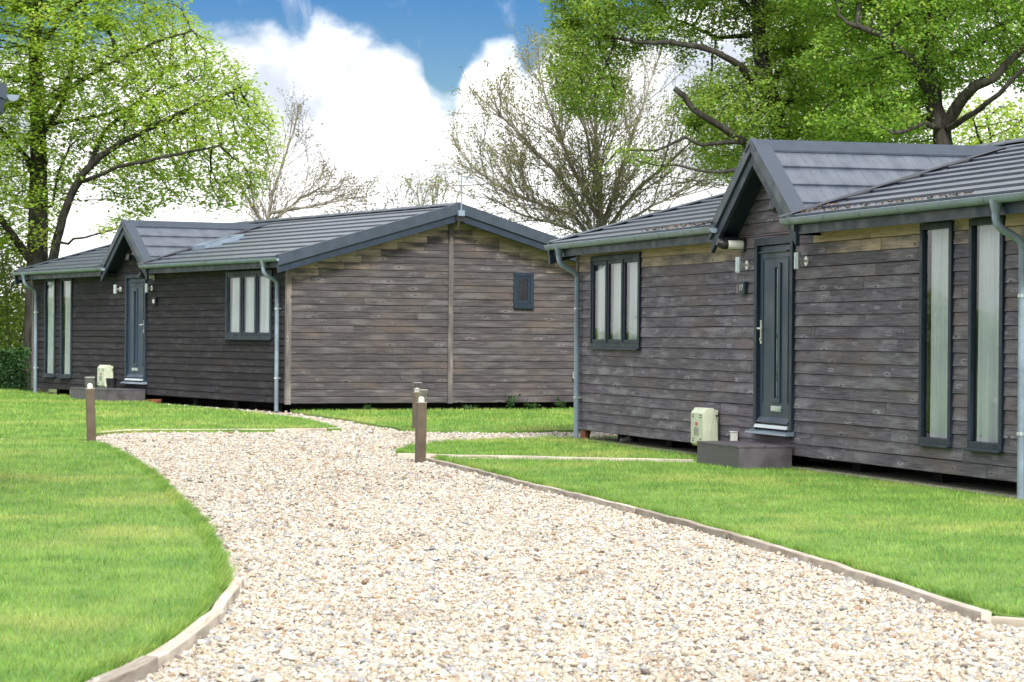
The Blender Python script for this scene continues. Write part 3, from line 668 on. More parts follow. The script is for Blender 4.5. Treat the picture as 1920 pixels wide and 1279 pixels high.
    def strip(s0, s1, pts, back=False):
        cuts = [s0]
        while cuts[-1] < s1-1e-6: cuts.append(min(s1, cuts[-1]+1.32))
        for a, b in zip(cuts[:-1], cuts[1:]):
            for (y0, zz0, p0), (y1, zz1, p1) in zip(pts[:-1], pts[1:]):
                Y0, Y1 = (2*HALF-y0, 2*HALF-y1) if back else (y0, y1)
                rf.poly([(a, Y0, zz0), (b, Y0, zz0), (b, Y1, zz1), (a, Y1, zz1)], [(a, p0), (b, p0), (b, p1), (a, p1)])
    full = tiles(rf, 0, 0, EY+.02, HALF, plane)
    strip(G0, c0, full); strip(c1, G1, full); strip(G0, G1, full, True)
    L1 = math.hypot(.05-EY-.02, SL*(.05-EY-.02)); strip(c0, c1, tiles(rf, 0, 0, .05, HALF, plane, phase=L1 % .37))
    # underside
    for s0, s1, yy in ((G0, c0, EY+.04), (c1, G1, EY+.04), (c0, c1, .02)):
        rf.poly([(s0, yy, plane(yy)-.02), (s1, yy, plane(yy)-.02), (s1, HALF, plane(HALF)-.02), (s0, HALF, plane(HALF)-.02)])
    rf.poly([(G0, 2*HALF-EY, EZ-.02), (G1, 2*HALF-EY, EZ-.02), (G1, HALF, plane(HALF)-.02), (G0, HALF, plane(HALF)-.02)])
    ro = rf.build('roof', M['roof'], root)
    rc = MB(m); zt = plane(HALF)
    for k in range(int((G1-G0)/.42)+1):
        a, b = G0+k*.42, min(G1, G0+(k+1)*.42+.03)
        if a >= G1: break
        e = .004*(k % 2); Pp = [(HALF-.135, zt+.012), (HALF-.125, zt+.030), (HALF-.03, zt+.070), (HALF+.03, zt+.070), (HALF+.125, zt+.030), (HALF+.135, zt+.012)]
        for (y0, q0), (y1, q1) in zip(Pp[:-1], Pp[1:]): rc.poly([(a, y0, q0+e), (b, y0, q0+e), (b, y1, q1+e), (a, y1, q1+e)], smooth=False)
        rc.poly([(a, y, q+e) for y, q in Pp])
        if b >= G1-.001: rc.poly([(b, y, q+e) for y, q in reversed(Pp)])
    rc.build('ridge_cap', M['slate_cap'], ro)
    # verges on both gables
    for X, sg in ((G0, -1), (G1, 1)):
        for cap in (True, False):
            v = MB(m)
            for hs in (0, 1):
                ys = [EY+.0, HALF]; P2 = lambda y: 2*HALF-y if hs else y
                if cap: e0, e1, ta, tb = 0., .055, .058, -.135
                else: e0, e1, ta, tb = -.05, .022, -.135, -.262
                A = [(X+sg*e0, P2(ys[0]), plane(ys[0])+tb), (X+sg*e1, P2(ys[0]), plane(ys[0])+tb), (X+sg*e1, P2(ys[0]), plane(ys[0])+ta), (X+sg*e0, P2(ys[0]), plane(ys[0])+ta)]
                B = [(x, P2(ys[1]), z-plane(ys[0])+plane(ys[1])) for x, _, z in A]
                v.hexa(A, B)
                if cap:                                            # lip lying on the tiles
                    A = [(X-sg*.11, P2(ys[0]), plane(ys[0])+.034), (X+sg*.0, P2(ys[0]), plane(ys[0])+.034), (X+sg*.0, P2(ys[0]), plane(ys[0])+.056), (X-sg*.11, P2(ys[0]), plane(ys[0])+.050)]
                    v.hexa(A, [(x, P2(ys[1]), z-plane(ys[0])+plane(ys[1])) for x, _, z in A])
            v.build('verge_cap' if cap else 'barge_board', M['slate_cap' if cap else 'slate'], root, bevel=.004)
        v = MB(m)
        for hs in (0, 1):
            P2 = lambda y: 2*HALF-y if hs else y
            x0, x1 = (X+sg*-.05, X-sg*.36)
            v.poly([(x0, P2(EY+.05), plane(EY+.05)-.10), (x1, P2(EY+.05), plane(EY+.05)-.10), (x1, HALF, plane(HALF)-.10), (x0, HALF, plane(HALF)-.10)])
        v.build('verge_soffit', M['slate'], root)
    # eaves: fascia, soffit, gutter in two runs
    runs = ((G0, PC-1.12), (PC+1.10, G1))
    fb = MB(m)
    for a, b in runs:
        fb.box(a+.03, b, EY+.055, EY+.08, 2.335, 2.492); fb.box(a+.03, b, EY+.08, -.001, 2.375, 2.392)
    fb.box(G0+.03, G1-.03, 2*HALF-EY-.08, 2*HALF-EY-.055, 2.335, 2.492)
    fb.build('fascia', M['slate'], root)
    for a, b in runs:
        gu = MB(m); R_ = .057; cy, cz = EY+.055-R_-.002, 2.49; n = 9
        arc = [(cy+R_*math.cos(PI+PI*i/n), cz+R_*math.sin(PI+PI*i/n)) for i in range(n+1)]; arc = [(arc[0][0]-.004, cz+.006), (arc[0][0], cz+.010)]+arc
        arci = [(cy+(y-cy)*.93, z+.004*(z < cz-.01)) for y, z in arc[2:]]
        a_, b_ = a-.04, b+.02
        for A in (arc, arci):
            for (y0, q0), (y1, q1) in zip(A[:-1], A[1:]): gu.poly([(a_, y0, q0), (b_, y0, q0), (b_, y1, q1), (a_, y1, q1)], smooth=True)
        for e in (a_, b_): gu.poly([(e, y, q) for y, q in arc[2:]])
        x = a_+.25
        while x < b_:                                              # brackets and union joints
            wd = .022
            ar2 = [(cy+(R_+.005)*math.cos(PI+PI*i/n), cz+(R_+.005)*math.sin(PI+PI*i/n)) for i in range(n+1)]; ar2[0] = (ar2[0][0], cz+.014)
            for (y0, q0), (y1, q1) in zip(ar2[:-1], ar2[1:]): gu.poly([(x, y0, q0), (x+wd, y0, q0), (x+wd, y1, q1), (x, y1, q1)], smooth=True)
            gu.poly([(x, y, q) for y, q in ar2]); gu.poly([(x+wd, y, q) for y, q in ar2]); x += .92
        gu.build('gutter', M['gutter'], root)
    for s, dxs in ((.30 if m < 0 else .17, 0), (13.50, 0)):
        dp = MB(m); cy = EY+.055-.059; wy = -.075
        dp.tube([(s, cy, 2.475), (s, cy, 2.43), (s, cy, 2.36)], [.062, .058, .041], 12)
        pth = [(s, cy, 2.37), (s, cy, 2.30), (s, cy+.012, 2.255), (s, cy+.05, 2.215), (s, wy-.05, 2.13), (s, wy-.012, 2.09), (s, wy, 2.04), (s, wy, 1.6), (s, wy, .3), (s, wy, -.135)]
        dp.tube(pth, .036, 12)
        dpo = dp.build('downpipe', M['gutter'], root)
        for z in (1.62, .42): dp = MB(m); dp.tube([(s, wy, z), (s, wy, z+.03)], .042, 12); dp.box(s-.05, s+.05, wy+.02, -.02, z+.005, z+.025); dp.build('pipe_clip', M['alu'], dpo)
    # porch roof running back into the main slope
    def pz(s): return PA-PSL*abs(s-PC)
    pr = MB(m)
    for sg in (-1, 1):
        L = math.hypot(PHW, PA-PB); ux, uz = PHW/L, (PA-PB)/L; d = 0.; k = 0; prof = []
        row = .36
        while d < L-1e-6:
            d1 = min(L, d+row); lift = .030
            prof += [(d, .002), (d+.002, lift-.004), (d+.014, lift), (min(d1, d+.05), lift-.001), (d1, .004)]; d = d1
        pts = [(PC+sg*(PHW-ux*p+uz*h), PB+uz*p+ux*h, p) for p, h in prof]
        for (s0, q0, p0), (s1, q1, p1) in zip(pts[:-1], pts[1:]):
            y1a, y1b = [min(HALF, (q-EZ)/SL+EY+.12) for q in (q0, q1)]
            pr.poly([(s0, -PE, q0), (s1, -PE, q1), (s1, y1b, q1), (s0, y1a, q0)], [(-PE, p0), (-PE, p1), (y1b, p1), (y1a, p0)])
        # underside
        pr.poly([(PC+sg*PHW, -PE+.02, PB-.03), (PC, -PE+.02, PA-.03), (PC, .3, PA-.03), (PC+sg*PHW, .0, PB-.03)])
    po = pr.build('porch_roof', M['roof_ribbed'], root)
    rc = MB(m); yb = (PA-EZ)/SL+EY+.15
    Pp = [(PC-.15, PA-.15*PSL+.038), (PC-.03, PA+.052), (PC+.03, PA+.052), (PC+.15, PA-.15*PSL+.038)]
    for (s0, q0), (s1, q1) in zip(Pp[:-1], Pp[1:]): rc.poly([(s0, -PE-.06, q0), (s1, -PE-.06, q1), (s1, yb, q1), (s0, yb, q0)])
    rc.poly([(s, -PE-.06, q) for s, q in Pp]+[(PC+.15, -PE-.06, PA-.15*PSL+.02), (PC, -PE-.06, PA+.0), (PC-.15, -PE-.06, PA-.15*PSL+.02)])
    for (s0, q0) in (Pp[0], Pp[-1]): rc.poly([(s0, -PE-.06, q0), (s0, yb, q0), (s0, yb, q0-.02), (s0, -PE-.06, q0-.02)])
    rc.build('ridge_cap', M['slate_cap'], po)
    for sg in (-1, 1):
        vc = MB(m); vb = MB(m)
        def seg(mb, y0, y1, t0, t1, ext=0.02, top=0.):
            A = [(PC+sg*(PHW+ext), y, PB-ext*PSL+t) for y, t in ((y0, t0), (y1, t0), (y1, t1), (y0, t1))]
            B = [(PC+sg*top, y, PA-top*PSL+t) for y, t in ((y0, t0), (y1, t0), (y1, t1), (y0, t1))]
            mb.hexa(A, B)
        seg(vc, -PE-.05, -PE+.0, -.085, .072); seg(vc, -PE+.0, -PE+.15, .036, .056, .0)
        seg(vb, -PE-.025, -PE+.02, -.235, -.085)
        vc.build('verge_cap', M['slate_cap'], po, bevel=.004); vb.build('barge_board', M['slate'], po, bevel=.004)
        sf = MB(m); sf.poly([(PC+sg*(PHW+.02), -PE+.02, PB-.135), (PC, -PE+.02, PA-.115), (PC, .02, PA-.115), (PC+sg*(PHW+.02), .02, PB-.135)]); sf.build('soffit', M['frame'], po)
        # valley flashing
        vf = MB(m); q = []
        for k in range(13):
            f_ = k/12; s = PC+sg*(PHW-.0)*(1-f_); z = pz(s); y = (z-EZ)/SL+EY
            q.append((s, y, z))
        for (s0, y0, z0_), (s1, y1, z1_) in zip(q[:-1], q[1:]):
            vf.poly([(s0+sg*.075, y0-.02, z0_+.045), (s1+sg*.075, y1-.02, z1_+.045), (s1-sg*.02, y1-.02, z1_+.06), (s0-sg*.02, y0-.02, z0_+.06)])
        vf.build('valley_flashing', M['flashing'], ro)
    # small fittings screwed to the wall
    for s in (PC-.86, PC+.92):
        l = MB(m); l.tube([(s, -.012, 2.07), (s, -.030, 2.07)], .052, 18, smooth=False); l.tube([(s, -.03, 2.07), (s, -.09, 2.07)], .014, 10)
        lo_ = l.build('wall_lamp', M['steel'], root, label='short steel up and down wall light')
        l = MB(m); l.tube([(s, -.125, 1.985), (s, -.125, 2.155)], .036, 18); l.build('lamp_tube', M['alu'], lo_)
        for zl in (1.982, 2.154): l = MB(m); l.tube([(s, -.125, zl), (s, -.125, zl+.004)], .030, 14); l.build('lens', M['white'], lo_)
    sx = PC+.08 if m > 0 else PC-.10
    l = MB(m); l.box(sx+.16, sx+.23, -.06, -.02, 2.73, 2.80); l.tube([(sx+.2, -.06, 2.76), (sx+.2, -.11, 2.73)], .015, 8); lo_ = l.build('security_light', M['white'], root)
    l = MB(m); l.hexa([(sx+.12, -.10, 2.60), (sx+.30, -.10, 2.60), (sx+.30, -.19, 2.64), (sx+.12, -.19, 2.64)], [(sx+.12, -.10, 2.74), (sx+.30, -.10, 2.74), (sx+.30, -.16, 2.76), (sx+.12, -.16, 2.76)]); l.build('lamp_head', M['black'], lo_, bevel=.008)
    fx = 6.42
    l = MB(m); l.tube([(fx, -.02, 2.30), (fx, -.22, 2.30)], .049, 18); fl_ = l.build('boiler_flue', M['white'], root, label='white boiler flue with a black end')
    l = MB(m); l.tube([(fx, -.02, 2.30), (fx, -.035, 2.30)], .085, 20); l.build('wall_collar', M['black'], fl_)
    l = MB(m); l.tube([(fx, -.215, 2.30), (fx, -.26, 2.30), (fx, -.29, 2.315), (fx, -.33, 2.33)], [.054, .056, .052, .042], 16); l.build('flue_end', M['black'], fl_)
    ns = 6.46 if m > 0 else 6.36
    p = MB(m); p.box(ns-.10, ns+.10, -.060, -.022, 1.745, 1.885); no = p.build('number_plate', M['frame'], root, bevel=.006)
    if number:
        fcu = bpy.data.curves.new('digits', 'FONT'); fcu.body = number; fcu.size = .088; fcu.align_x = 'CENTER'; fcu.align_y = 'CENTER'; fcu.extrude = .0015
        fo = bpy.data.objects.new('digits', fcu); COL.objects.link(fo); bpy.context.view_layer.update()
        me = bpy.data.meshes.new_from_object(fo.evaluated_get(bpy.context.evaluated_depsgraph_get())); bpy.data.objects.remove(fo)
        me.materials.clear(); me.materials.append(M['white']); do_ = bpy.data.objects.new('digits', me); COL.objects.link(do_); do_.parent = no
        do_.location = (m*ns, -.0625, 1.815); do_.rotation_euler = (PI/2, 0, 0); do_.scale = (1.35, 1.1, 1)
    else:
        p = MB(m); p.box(ns-.045, ns+.045, -.063, -.0605, 1.78, 1.85); p.build('digits', M['white'], no)
    # gas meter cabinet
    c0_ = 5.22 if m > 0 else 8.70; bz = .0 if m > 0 else .115
    c = MB(m); wv, dv, hv = .42, .21, .44
    prof = [(-.03, bz), (-dv+.03, bz+.0), (-dv, bz+.03), (-dv, bz+hv-.06), (-dv+.05, bz+hv), (-.08, bz+hv), (-.07, bz+hv-.02), (-.025, bz+hv-.02), (-.022, bz+.02)]
    A = [(c0_, y, z) for y, z in prof]; B = [(c0_+wv, y, z) for y, z in prof]
    c.poly(A); c.poly(list(reversed(B)))
    for i in range(len(prof)): j = (i+1) % len(prof); c.poly([A[i], A[j], B[j], B[i]])
    # ribs on the near end
    for xx in (c0_-.006, c0_+wv):
        c.hexa([(xx, -.155, bz+.03), (xx+.006, -.155, bz+.03), (xx+.006, -.135, bz+.03), (xx, -.135, bz+.03)], [(xx, -.095, bz+hv-.05), (xx+.006, -.095, bz+hv-.05), (xx+.006, -.075, bz+hv-.05), (xx, -.075, bz+hv-.05)])
    c.cmi = 1
    for za in (.05, .075, .325, .35):
        for xa in (.05, .31): c.poly([(c0_+xa, -dv-.0015, bz+za), (c0_+xa+.06, -dv-.0015, bz+za), (c0_+xa+.06, -dv-.0015, bz+za+.012), (c0_+xa, -dv-.0015, bz+za+.012)])
    co = c.build('meter_cabinet', [M['cabinet'], M['black']], root, bevel=.012, label='pale green plastic meter cabinet')
    c = MB(m); c.box(c0_+.16, c0_+.24, -dv-.003, -dv+.001, bz+.235, bz+.275); c.build('warning_label', M['red'], co)
    c = MB(m); c.box(c0_+.13, c0_+.28, -dv-.006, -dv+.001, bz+.13, bz+.215); c.build('meter_window', M['lens'], co)
    c = MB(m); e = c0_+wv+.005 if m > 0 else c0_-.005; sgn = 1 if m > 0 else -1
    c.tube([(e-sgn*.02, -.05, bz+.36), (e+sgn*.03, -.05, bz+.36), (e+sgn*.07, -.04, bz+.33), (e+sgn*.075, -.035, bz+.2), (e+sgn*.06, -.03, bz+.06)], .008, 8); c.build('supply_cable', M['black'], co)
    return root

rightL = lodge('timber_lodge', 'timber lodge number 17 with pale tan boards below its eaves, seen at a sharp angle', R0, RT, 1, 'board', 'board_gable', '17', 1.0)
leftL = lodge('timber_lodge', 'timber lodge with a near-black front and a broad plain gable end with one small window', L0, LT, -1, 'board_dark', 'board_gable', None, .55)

def litter(sa, sb, ya, yb, n, seed):
    rs = np.random.default_rng(seed); a = sa+(sb-sa)*rs.beta(1.2, 1.2, n); y = ya+(yb-ya)*rs.random(n)**2
    c = np.stack([a, y, np.array([plane(q) for q in y])+.040+.012*rs.random(n)], 1); V, F_, t = leaf_mesh(c, .035, rs, .6); rawmesh('leaf_litter', V, F_, M['debris'], rightL, cols=t, kind='stuff')
litter(3.6, 6.3, EY+.02, EY+.16, 150, 3); litter(5.9, 6.35, EY+.1, .5, 70, 4); litter(8.6, 9.2, EY+.05, EY+.4, 60, 5); litter(9.5, 13.0, EY+.02, EY+.10, 170, 6)
def local(o, t, m, s, y, z):
    return Vector((o[0]+math.sin(t)*s*m+math.cos(t)*y, o[1]-math.cos(t)*s*m+math.sin(t)*y, o[2]+z))
# far lodge extras: roof window, aerial, gable alarm box
rw = MB(-1); zf = lambda y: plane(y)+.03
s0, s1, y0, y1 = 5.75, 6.40, .75, 1.55
def slab(mb, a0, a1, b0, b1, h0, h1): mb.hexa([(a0, b0, zf(b0)+h0), (a1, b0, zf(b0)+h0), (a1, b1, zf(b1)+h0), (a0, b1, zf(b1)+h0)], [(a0, b0, zf(b0)+h1), (a1, b0, zf(b0)+h1), (a1, b1, zf(b1)+h1), (a0, b1, zf(b1)+h1)])
for q in ((s0, s1, y0, y0+.08), (s0, s1, y1-.08, y1), (s0, s0+.07, y0+.08, y1-.08), (s1-.07, s1, y0+.08, y1-.08)): slab(rw, *q, -.02, .07)
rwo = rw.build('roof_window', M['gutter'], leftL)
rw = MB(-1); rw.poly([(s0+.07, y0+.08, zf(y0+.08)+.045), (s1-.07, y0+.08, zf(y0+.08)+.045), (s1-.07, y1-.08, zf(y1-.08)+.045), (s0+.07, y1-.08, zf(y1-.08)+.045)]); rw.build('pane', M['glass'], rwo)
ae = MB(-1); ae.tube([(-.42, HALF, 3.30), (-.42, HALF, 4.02)], .013, 8); ae.tube([(-.42, HALF, 4.0), (-.42, HALF+.22, 3.98)], .007, 6); ae.box(-.44, -.38, HALF-.06, HALF+.06, 3.30, 3.40)
ae.build('aerial', M['gutter'], leftL)
ab = MB(-1); ab.box(-.405, -.33, HALF-.08, HALF+.08, 3.20, 3.33); ab.tube([(-.38, HALF-.03, 3.2), (-.38, HALF-.05, 3.10)], .02, 8); ab.build('apex_bracket', M['black'], leftL)
bx = MB(-1); bx.box(-.07, -.02, 5.60, 5.68, .42, .55); bx.build('outlet_box', M['lens'], leftL, bevel=.006)

# entrance steps stand free in front of the doors
def step(o, t, m, a0, a1, d, label):
    r = empty('entrance_step', local(o, t, m, 0, 0, 0), t-PI/2, label=label, category='step', group='steps below the front doors')
    b = MB(m); b.box(a0+.008, a1-.008, -d+.008, -.05, -.17, .085); b.build('riser', M['deck'], r)
    b = MB(m); n = max(3, int(d/.145))
    for k in range(n): y = -d+(d-.045)*k/n; b.box(a0, a1, y, y+(d-.045)/n-.004, .085, .108)
    b.build('tread', M['deck'], r, bevel=.003)
    return r
step(R0, RT, 1, 6.70, 8.03, .66, 'dark grey box step below the door of lodge number 17')
step(L0, LT, -1, 6.80, 8.90, .86, 'dark grey wide step under the door of the far lodge')
c = MB(1); c.box(-.1, LEN+.4, -.03, 1.2, -.20, -.122); co = c.build('concrete_strip', M['concrete'], None, kind='structure'); co.location = R0; co.rotation_euler.z = RT-PI/2
c = MB(1); c.box(6.22, 6.31, -.09, -.03, .03, .185); c.box(6.21, 6.32, -.10, -.03, .185, .197); co = c.build('vent_box', M['white'], rightL, bevel=.006)
def lathe(mb, prof, k=20):
    for (r0, z0), (r1, z1) in zip(prof[:-1], prof[1:]):
        for j in range(k):
            a, b = 2*PI*j/k, 2*PI*(j+1)/k
            mb.poly([(r0*math.cos(a), r0*math.sin(a), z0), (r0*math.cos(b), r0*math.sin(b), z0), (r1*math.cos(b), r1*math.sin(b), z1), (r1*math.cos(a), r1*math.sin(a), z1)], smooth=True)
p = MB(); lathe(p, [(0, 0), (.055, 0), (.07, .10), (.075, .13), (.06, .13), (.055, .08), (0, .08)])
po = p.build('clay_pot', M['terracotta'], None, label='small clay pot beside the grey downpipe at the corner of lodge number 17', category='pot'); po.location = local(R0, RT, 1, .28, .02, -.139)
p = MB(); lathe(p, [(0, 0), (.10, 0), (.14, .06), (.15, .10), (.12, .10), (.10, .05), (0, .05)])
po = p.build('clay_bowl', M['terracotta'], None, label='shallow red-brown bowl under the dark wall of the far lodge', category='bowl'); po.location = local(L0, LT, -1, 6.1, -.12, -.17)
p = MB(); p.tube([(0, 0, .0), (.05, .02, .012), (.12, .015, .02), (.17, .03, .0)], [.02, .045, .04, .01], 7); po = p.build('scrap_of_paper', M['stone'], None, label='crumpled white scrap on the grass beside lodge number 17', category='litter')
x, y = G(1163, 829); po.location = (x, y, float(gh(y))+.02)
# dark plant pot with sprig beside the far door
p = MB(); lathe(p, [(0, 0), (.09, 0), (.115, .18), (.12, .19), (.10, .19), (.09, .15), (0, .15)]); 
pp = empty('potted_plant', local(L0, LT, -1, 8.25, -.22, .108), label='small dark pot with a green sprig beside the far door', category='potted plant')
p.build('pot', M['black'], pp)

# corner of one more lodge roof, close on the left: its wall stands outside the picture
def near_roof():
    Y = 21.0; e = at(13, 172, Y); ex, ez = e[0], e[2]; L = 6.0
    r = empty('lodge_roof_end', (ex, Y, 0), math.radians(24), label='dark roof corner with a pale gutter end in front of the lime tree', category='lodge')
    b = MB(); H = ez-.16
    for i in range(int(H/.125)): z = .1+i*.125; b.poly([(-L, .42-.02, z), (-.42, .42-.02, z), (-.42, .42-.006, z+.125), (-L, .42-.006, z+.125)], col=(random.random(), random.random(), 0)); b.poly([(-.42, .40, z), (-.42, 9, z), (-.42, 9, z+.125), (-.42, .40, z+.125)], [(0, z), (9, z), (9, z+.125), (0, z+.125)], (random.random(), random.random(), 0))
    b.build('wall', M['board'], r)
    f = lambda x: -.3*x
    v = MB()
    v.hexa([(-L, .0, ez+f(-L)-.06), (0, .0, ez-.06), (0, .05, ez-.06), (-L, .05, ez+f(-L)-.06)], [(-L, .0, ez+f(-L)+.055), (0, .0, ez+.055), (0, .05, ez+.055), (-L, .05, ez+f(-L)+.055)]); v.build('verge_cap', M['slate_cap'], r)
    v = MB(); v.hexa([(-L, .012, ez+f(-L)-.17), (0-.02, .012, ez-.17), (-.02, .05, ez-.17), (-L, .05, ez+f(-L)-.17)], [(-L, .012, ez+f(-L)-.06), (-.02, .012, ez-.06), (-.02, .05, ez-.06), (-L, .05, ez+f(-L)-.06)]); v.build('barge_board', M['slate'], r)
    v = MB(); v.poly([(-L, .05, ez+f(-L)+.03), (0, .05, ez+.03), (0, 9, ez+.03), (-L, 9, ez+f(-L)+.03)]); v.poly([(-L, .05, ez+f(-L)-.04), (0, .05, ez-.04), (0, 9, ez-.04), (-L, 9, ez+f(-L)-.04)]); v.box(-.06, -.02, .05, 9, ez-.17, ez+.02); v.build('roof', M['roof'], r)
    g = MB(); R_ = .052; n = 9; cx, cz = R_, ez-.02
    arc = [(cx+R_*math.cos(PI+PI*i/n), cz+R_*math.sin(PI+PI*i/n)) for i in range(n+1)]
    for (a, c_), (a2, c2) in zip(arc[:-1], arc[1:]): g.poly([(a, .01, c_), (a2, .01, c2), (a2, 9, c2), (a, 9, c_)], smooth=True)
    g.poly([(a, .01, c_) for a, c_ in arc]); g.build('gutter', M['gutter'], r)
near_roof()

# ------------------------------------------------------------------ bollard lights
def bollard(u, v, h, label, tilt):
    x, y = G(u, v); r = empty('bollard_light', (x, y, float(gh(y))-.065), math.radians(18), label=label, category='bollard', group='brown bollard lights by the gravel'); r.rotation_euler.y = tilt
    w = .052; H = h+.065
    b = MB(); b.box(-w, w, -w, w, 0, H-.15); b.build('post', M['bollard'], r, bevel=.006)
    b = MB(); b.box(-w, w, -w, w, H-.15, H-.144); b.build('collar', M['edging'], r)
    d = MB(); lathe(d, [(.036, H-.144), (.036, H-.11), (.030, H-.092), (.016, H-.082), (0, H-.079)], 14); d.build('lamp_dome', M['white'], r)
    g = MB()
    for a0, a1, b0, b1 in ((-w, w, -w, -w), (-w, w, w, w), (-w, -w, -w, w), (w, w, -w, w)): g.poly([(a0, b0, H-.144), (a1, b1, H-.144), (a1, b1, H-.012), (a0, b0, H-.012)])
    g.build('clear_hood', M['clear'], r)
    c_ = MB(); c_.box(-w-.006, w+.006, -w-.006, w+.006, H-.014, H); c_.build('cap', M['lens'], r, bevel=.003)
bollard(788, 862, .79, 'brown bollard light with a clear top at the pointed tip of the lawn', .010)
bollard(780.5, 804, .68, 'brown bollard light behind another, before the broad gable', .012)
bollard(172, 831, .84, 'slim leaning brown bollard light alone at the far corner of the drive', -.035)

# ------------------------------------------------------------------ timber edging boards
def edging(pts, label, hgt=.105, th=.042, top=.012, grp='timber edging boards along the gravel', side=-1):
    P = [Vector((x, y, 0)) for x, y in pts]; Q = [P[0]]
    for a, b in zip(P[:-1], P[1:]):
        n = max(1, int((b-a).length/.3)); Q += [a+(b-a)*k/n for k in range(1, n+1)]
    r = random.Random(len(label)*7+int(abs(pts[0][1]*10))); mb = MB(); tone = (r.random(), r.random(), r.random()*.3)
    R = []; L = 0
    mid = Q[len(Q)//2]; tm = (Q[min(len(Q)//2+1, len(Q)-1)]-Q[len(Q)//2-1]).normalized(); nm = Vector((-tm.y, tm.x, 0)); pm = mid+nm*.12
    sh = -1. if any(inside(pp, np.array([pm.x]), np.array([pm.y]))[0] for _, pp in LAWNS) else 1.        # sit against the turf, on the gravel side
    for i, p in enumerate(Q):
        t = (Q[min(i+1, len(Q)-1)]-Q[max(i-1, 0)]).normalized(); n = Vector((-t.y, t.x, 0)); z = float(gh(p.y))+top+r.uniform(-.004, .004); j = r.uniform(-.004, .004)
        if i: L += (Q[i]-Q[i-1]).length
        c = .006
        p = p+n*sh*(th*.5+.004)
        R.append(([p+n*(th/2+j), p+n*(th/2+j), p+n*(th/2-c+j), p-n*(th/2-c-j), p-n*(th/2-j), p-n*(th/2-j)], [z-hgt, z-c, z, z, z-c, z-hgt], L))
    for (A, za, la), (B, zb, lb) in zip(R[:-1], R[1:]):
        for k in range(5):
            mb.poly([(A[k].x, A[k].y, za[k]), (A[k+1].x, A[k+1].y, za[k+1]), (B[k+1].x, B[k+1].y, zb[k+1]), (B[k].x, B[k].y, zb[k])], [(la, k*.03), (la, k*.03+.03), (lb, k*.03+.03), (lb, k*.03)], tone)
    for A, za, la in (R[0], R[-1]): mb.poly([(A[k].x, A[k].y, za[k]) for k in range(6)], [(k*.03, la) for k in range(6)], tone)
    mb.build('edging_board', M['edging'], None, label=label, category='edging', group=grp)
g_ = lambda *p: [G(*q) for q in p]
edging([(-1.93, 6.5), (-1.78, 9)]+g_((172, 1279), (262, 1240)), 'thick cracked edging board nearest the camera, holding back the near grass', .14, .075, .02)
edging(g_((265, 1238), (332, 1198), (392, 1148)), 'thick weathered edging board curving up past the near grass, second from the bottom', .14, .07, .016)
edging(g_((394, 1145), (424, 1106), (436, 1086)), 'short edging board at the widest bulge of the near lawn', .13, .06, .014)
edging(g_((434, 1080), (417, 1036), (387, 984), (341, 939)), 'half buried edging board just beyond the bulge of the near lawn', .11, .04, -.010)
edging(g_((338, 937), (290, 889), (235, 854), (192, 834)), 'edging board sunk in grass leading to the lone leaning bollard', .11, .04, -.014)
edging(g_((182, 811), (232, 807), (300, 805.5)), 'pale edging board just behind the lone leaning bollard', .10, .045, .010)
edging(g_((302, 805.5), (480, 805.5), (560, 804.5), (642, 802.5)), 'long thin edging board along the far end of the gravel drive', .10, .04, .008)
edging([(9.5, 12.15), (4.5, 12.95)]+g_((1921, 1159.5), (1868, 1156)), 'short square-ended edging board butting the near corner of the bigger lawn', .12, .06, .0)
edging(g_((1862, 1152), (1752, 1116), (1640, 1081)), 'pale grey edging board forming the near corner of the bigger lawn', .12, .055, .014)
edging(g_((1638, 1080), (1520, 1043), (1402, 1008.5)), 'pale edging board next after the near corner board of the bigger lawn', .12, .05, .014)
edging(g_((1400, 1008), (1300, 980), (1202, 955.5)), 'edging board midway between the near corner of the bigger lawn and the bollards', .115, .045, .012)
edging(g_((1200, 955), (1090, 928), (1002, 908)), 'dark faced edging board of the bigger lawn, second before the bollard pair', .115, .042, .012)
edging(g_((1000, 907.5), (880, 876.5), (806, 860)), 'far edging board leading to the nearest bollard', .105, .04, .008)
edging(g_((745, 851.5), (860, 854.5), (1000, 857), (1150, 860.5), (1300, 863.5)), 'long thin edging board on the far side of the narrow pebble path', .09, .03, .012)
edging(g_((812, 859), (1000, 862), (1200, 865), (1360, 869)), 'thin edging board on the near side of the narrow pebble path', .09, .03, .006)

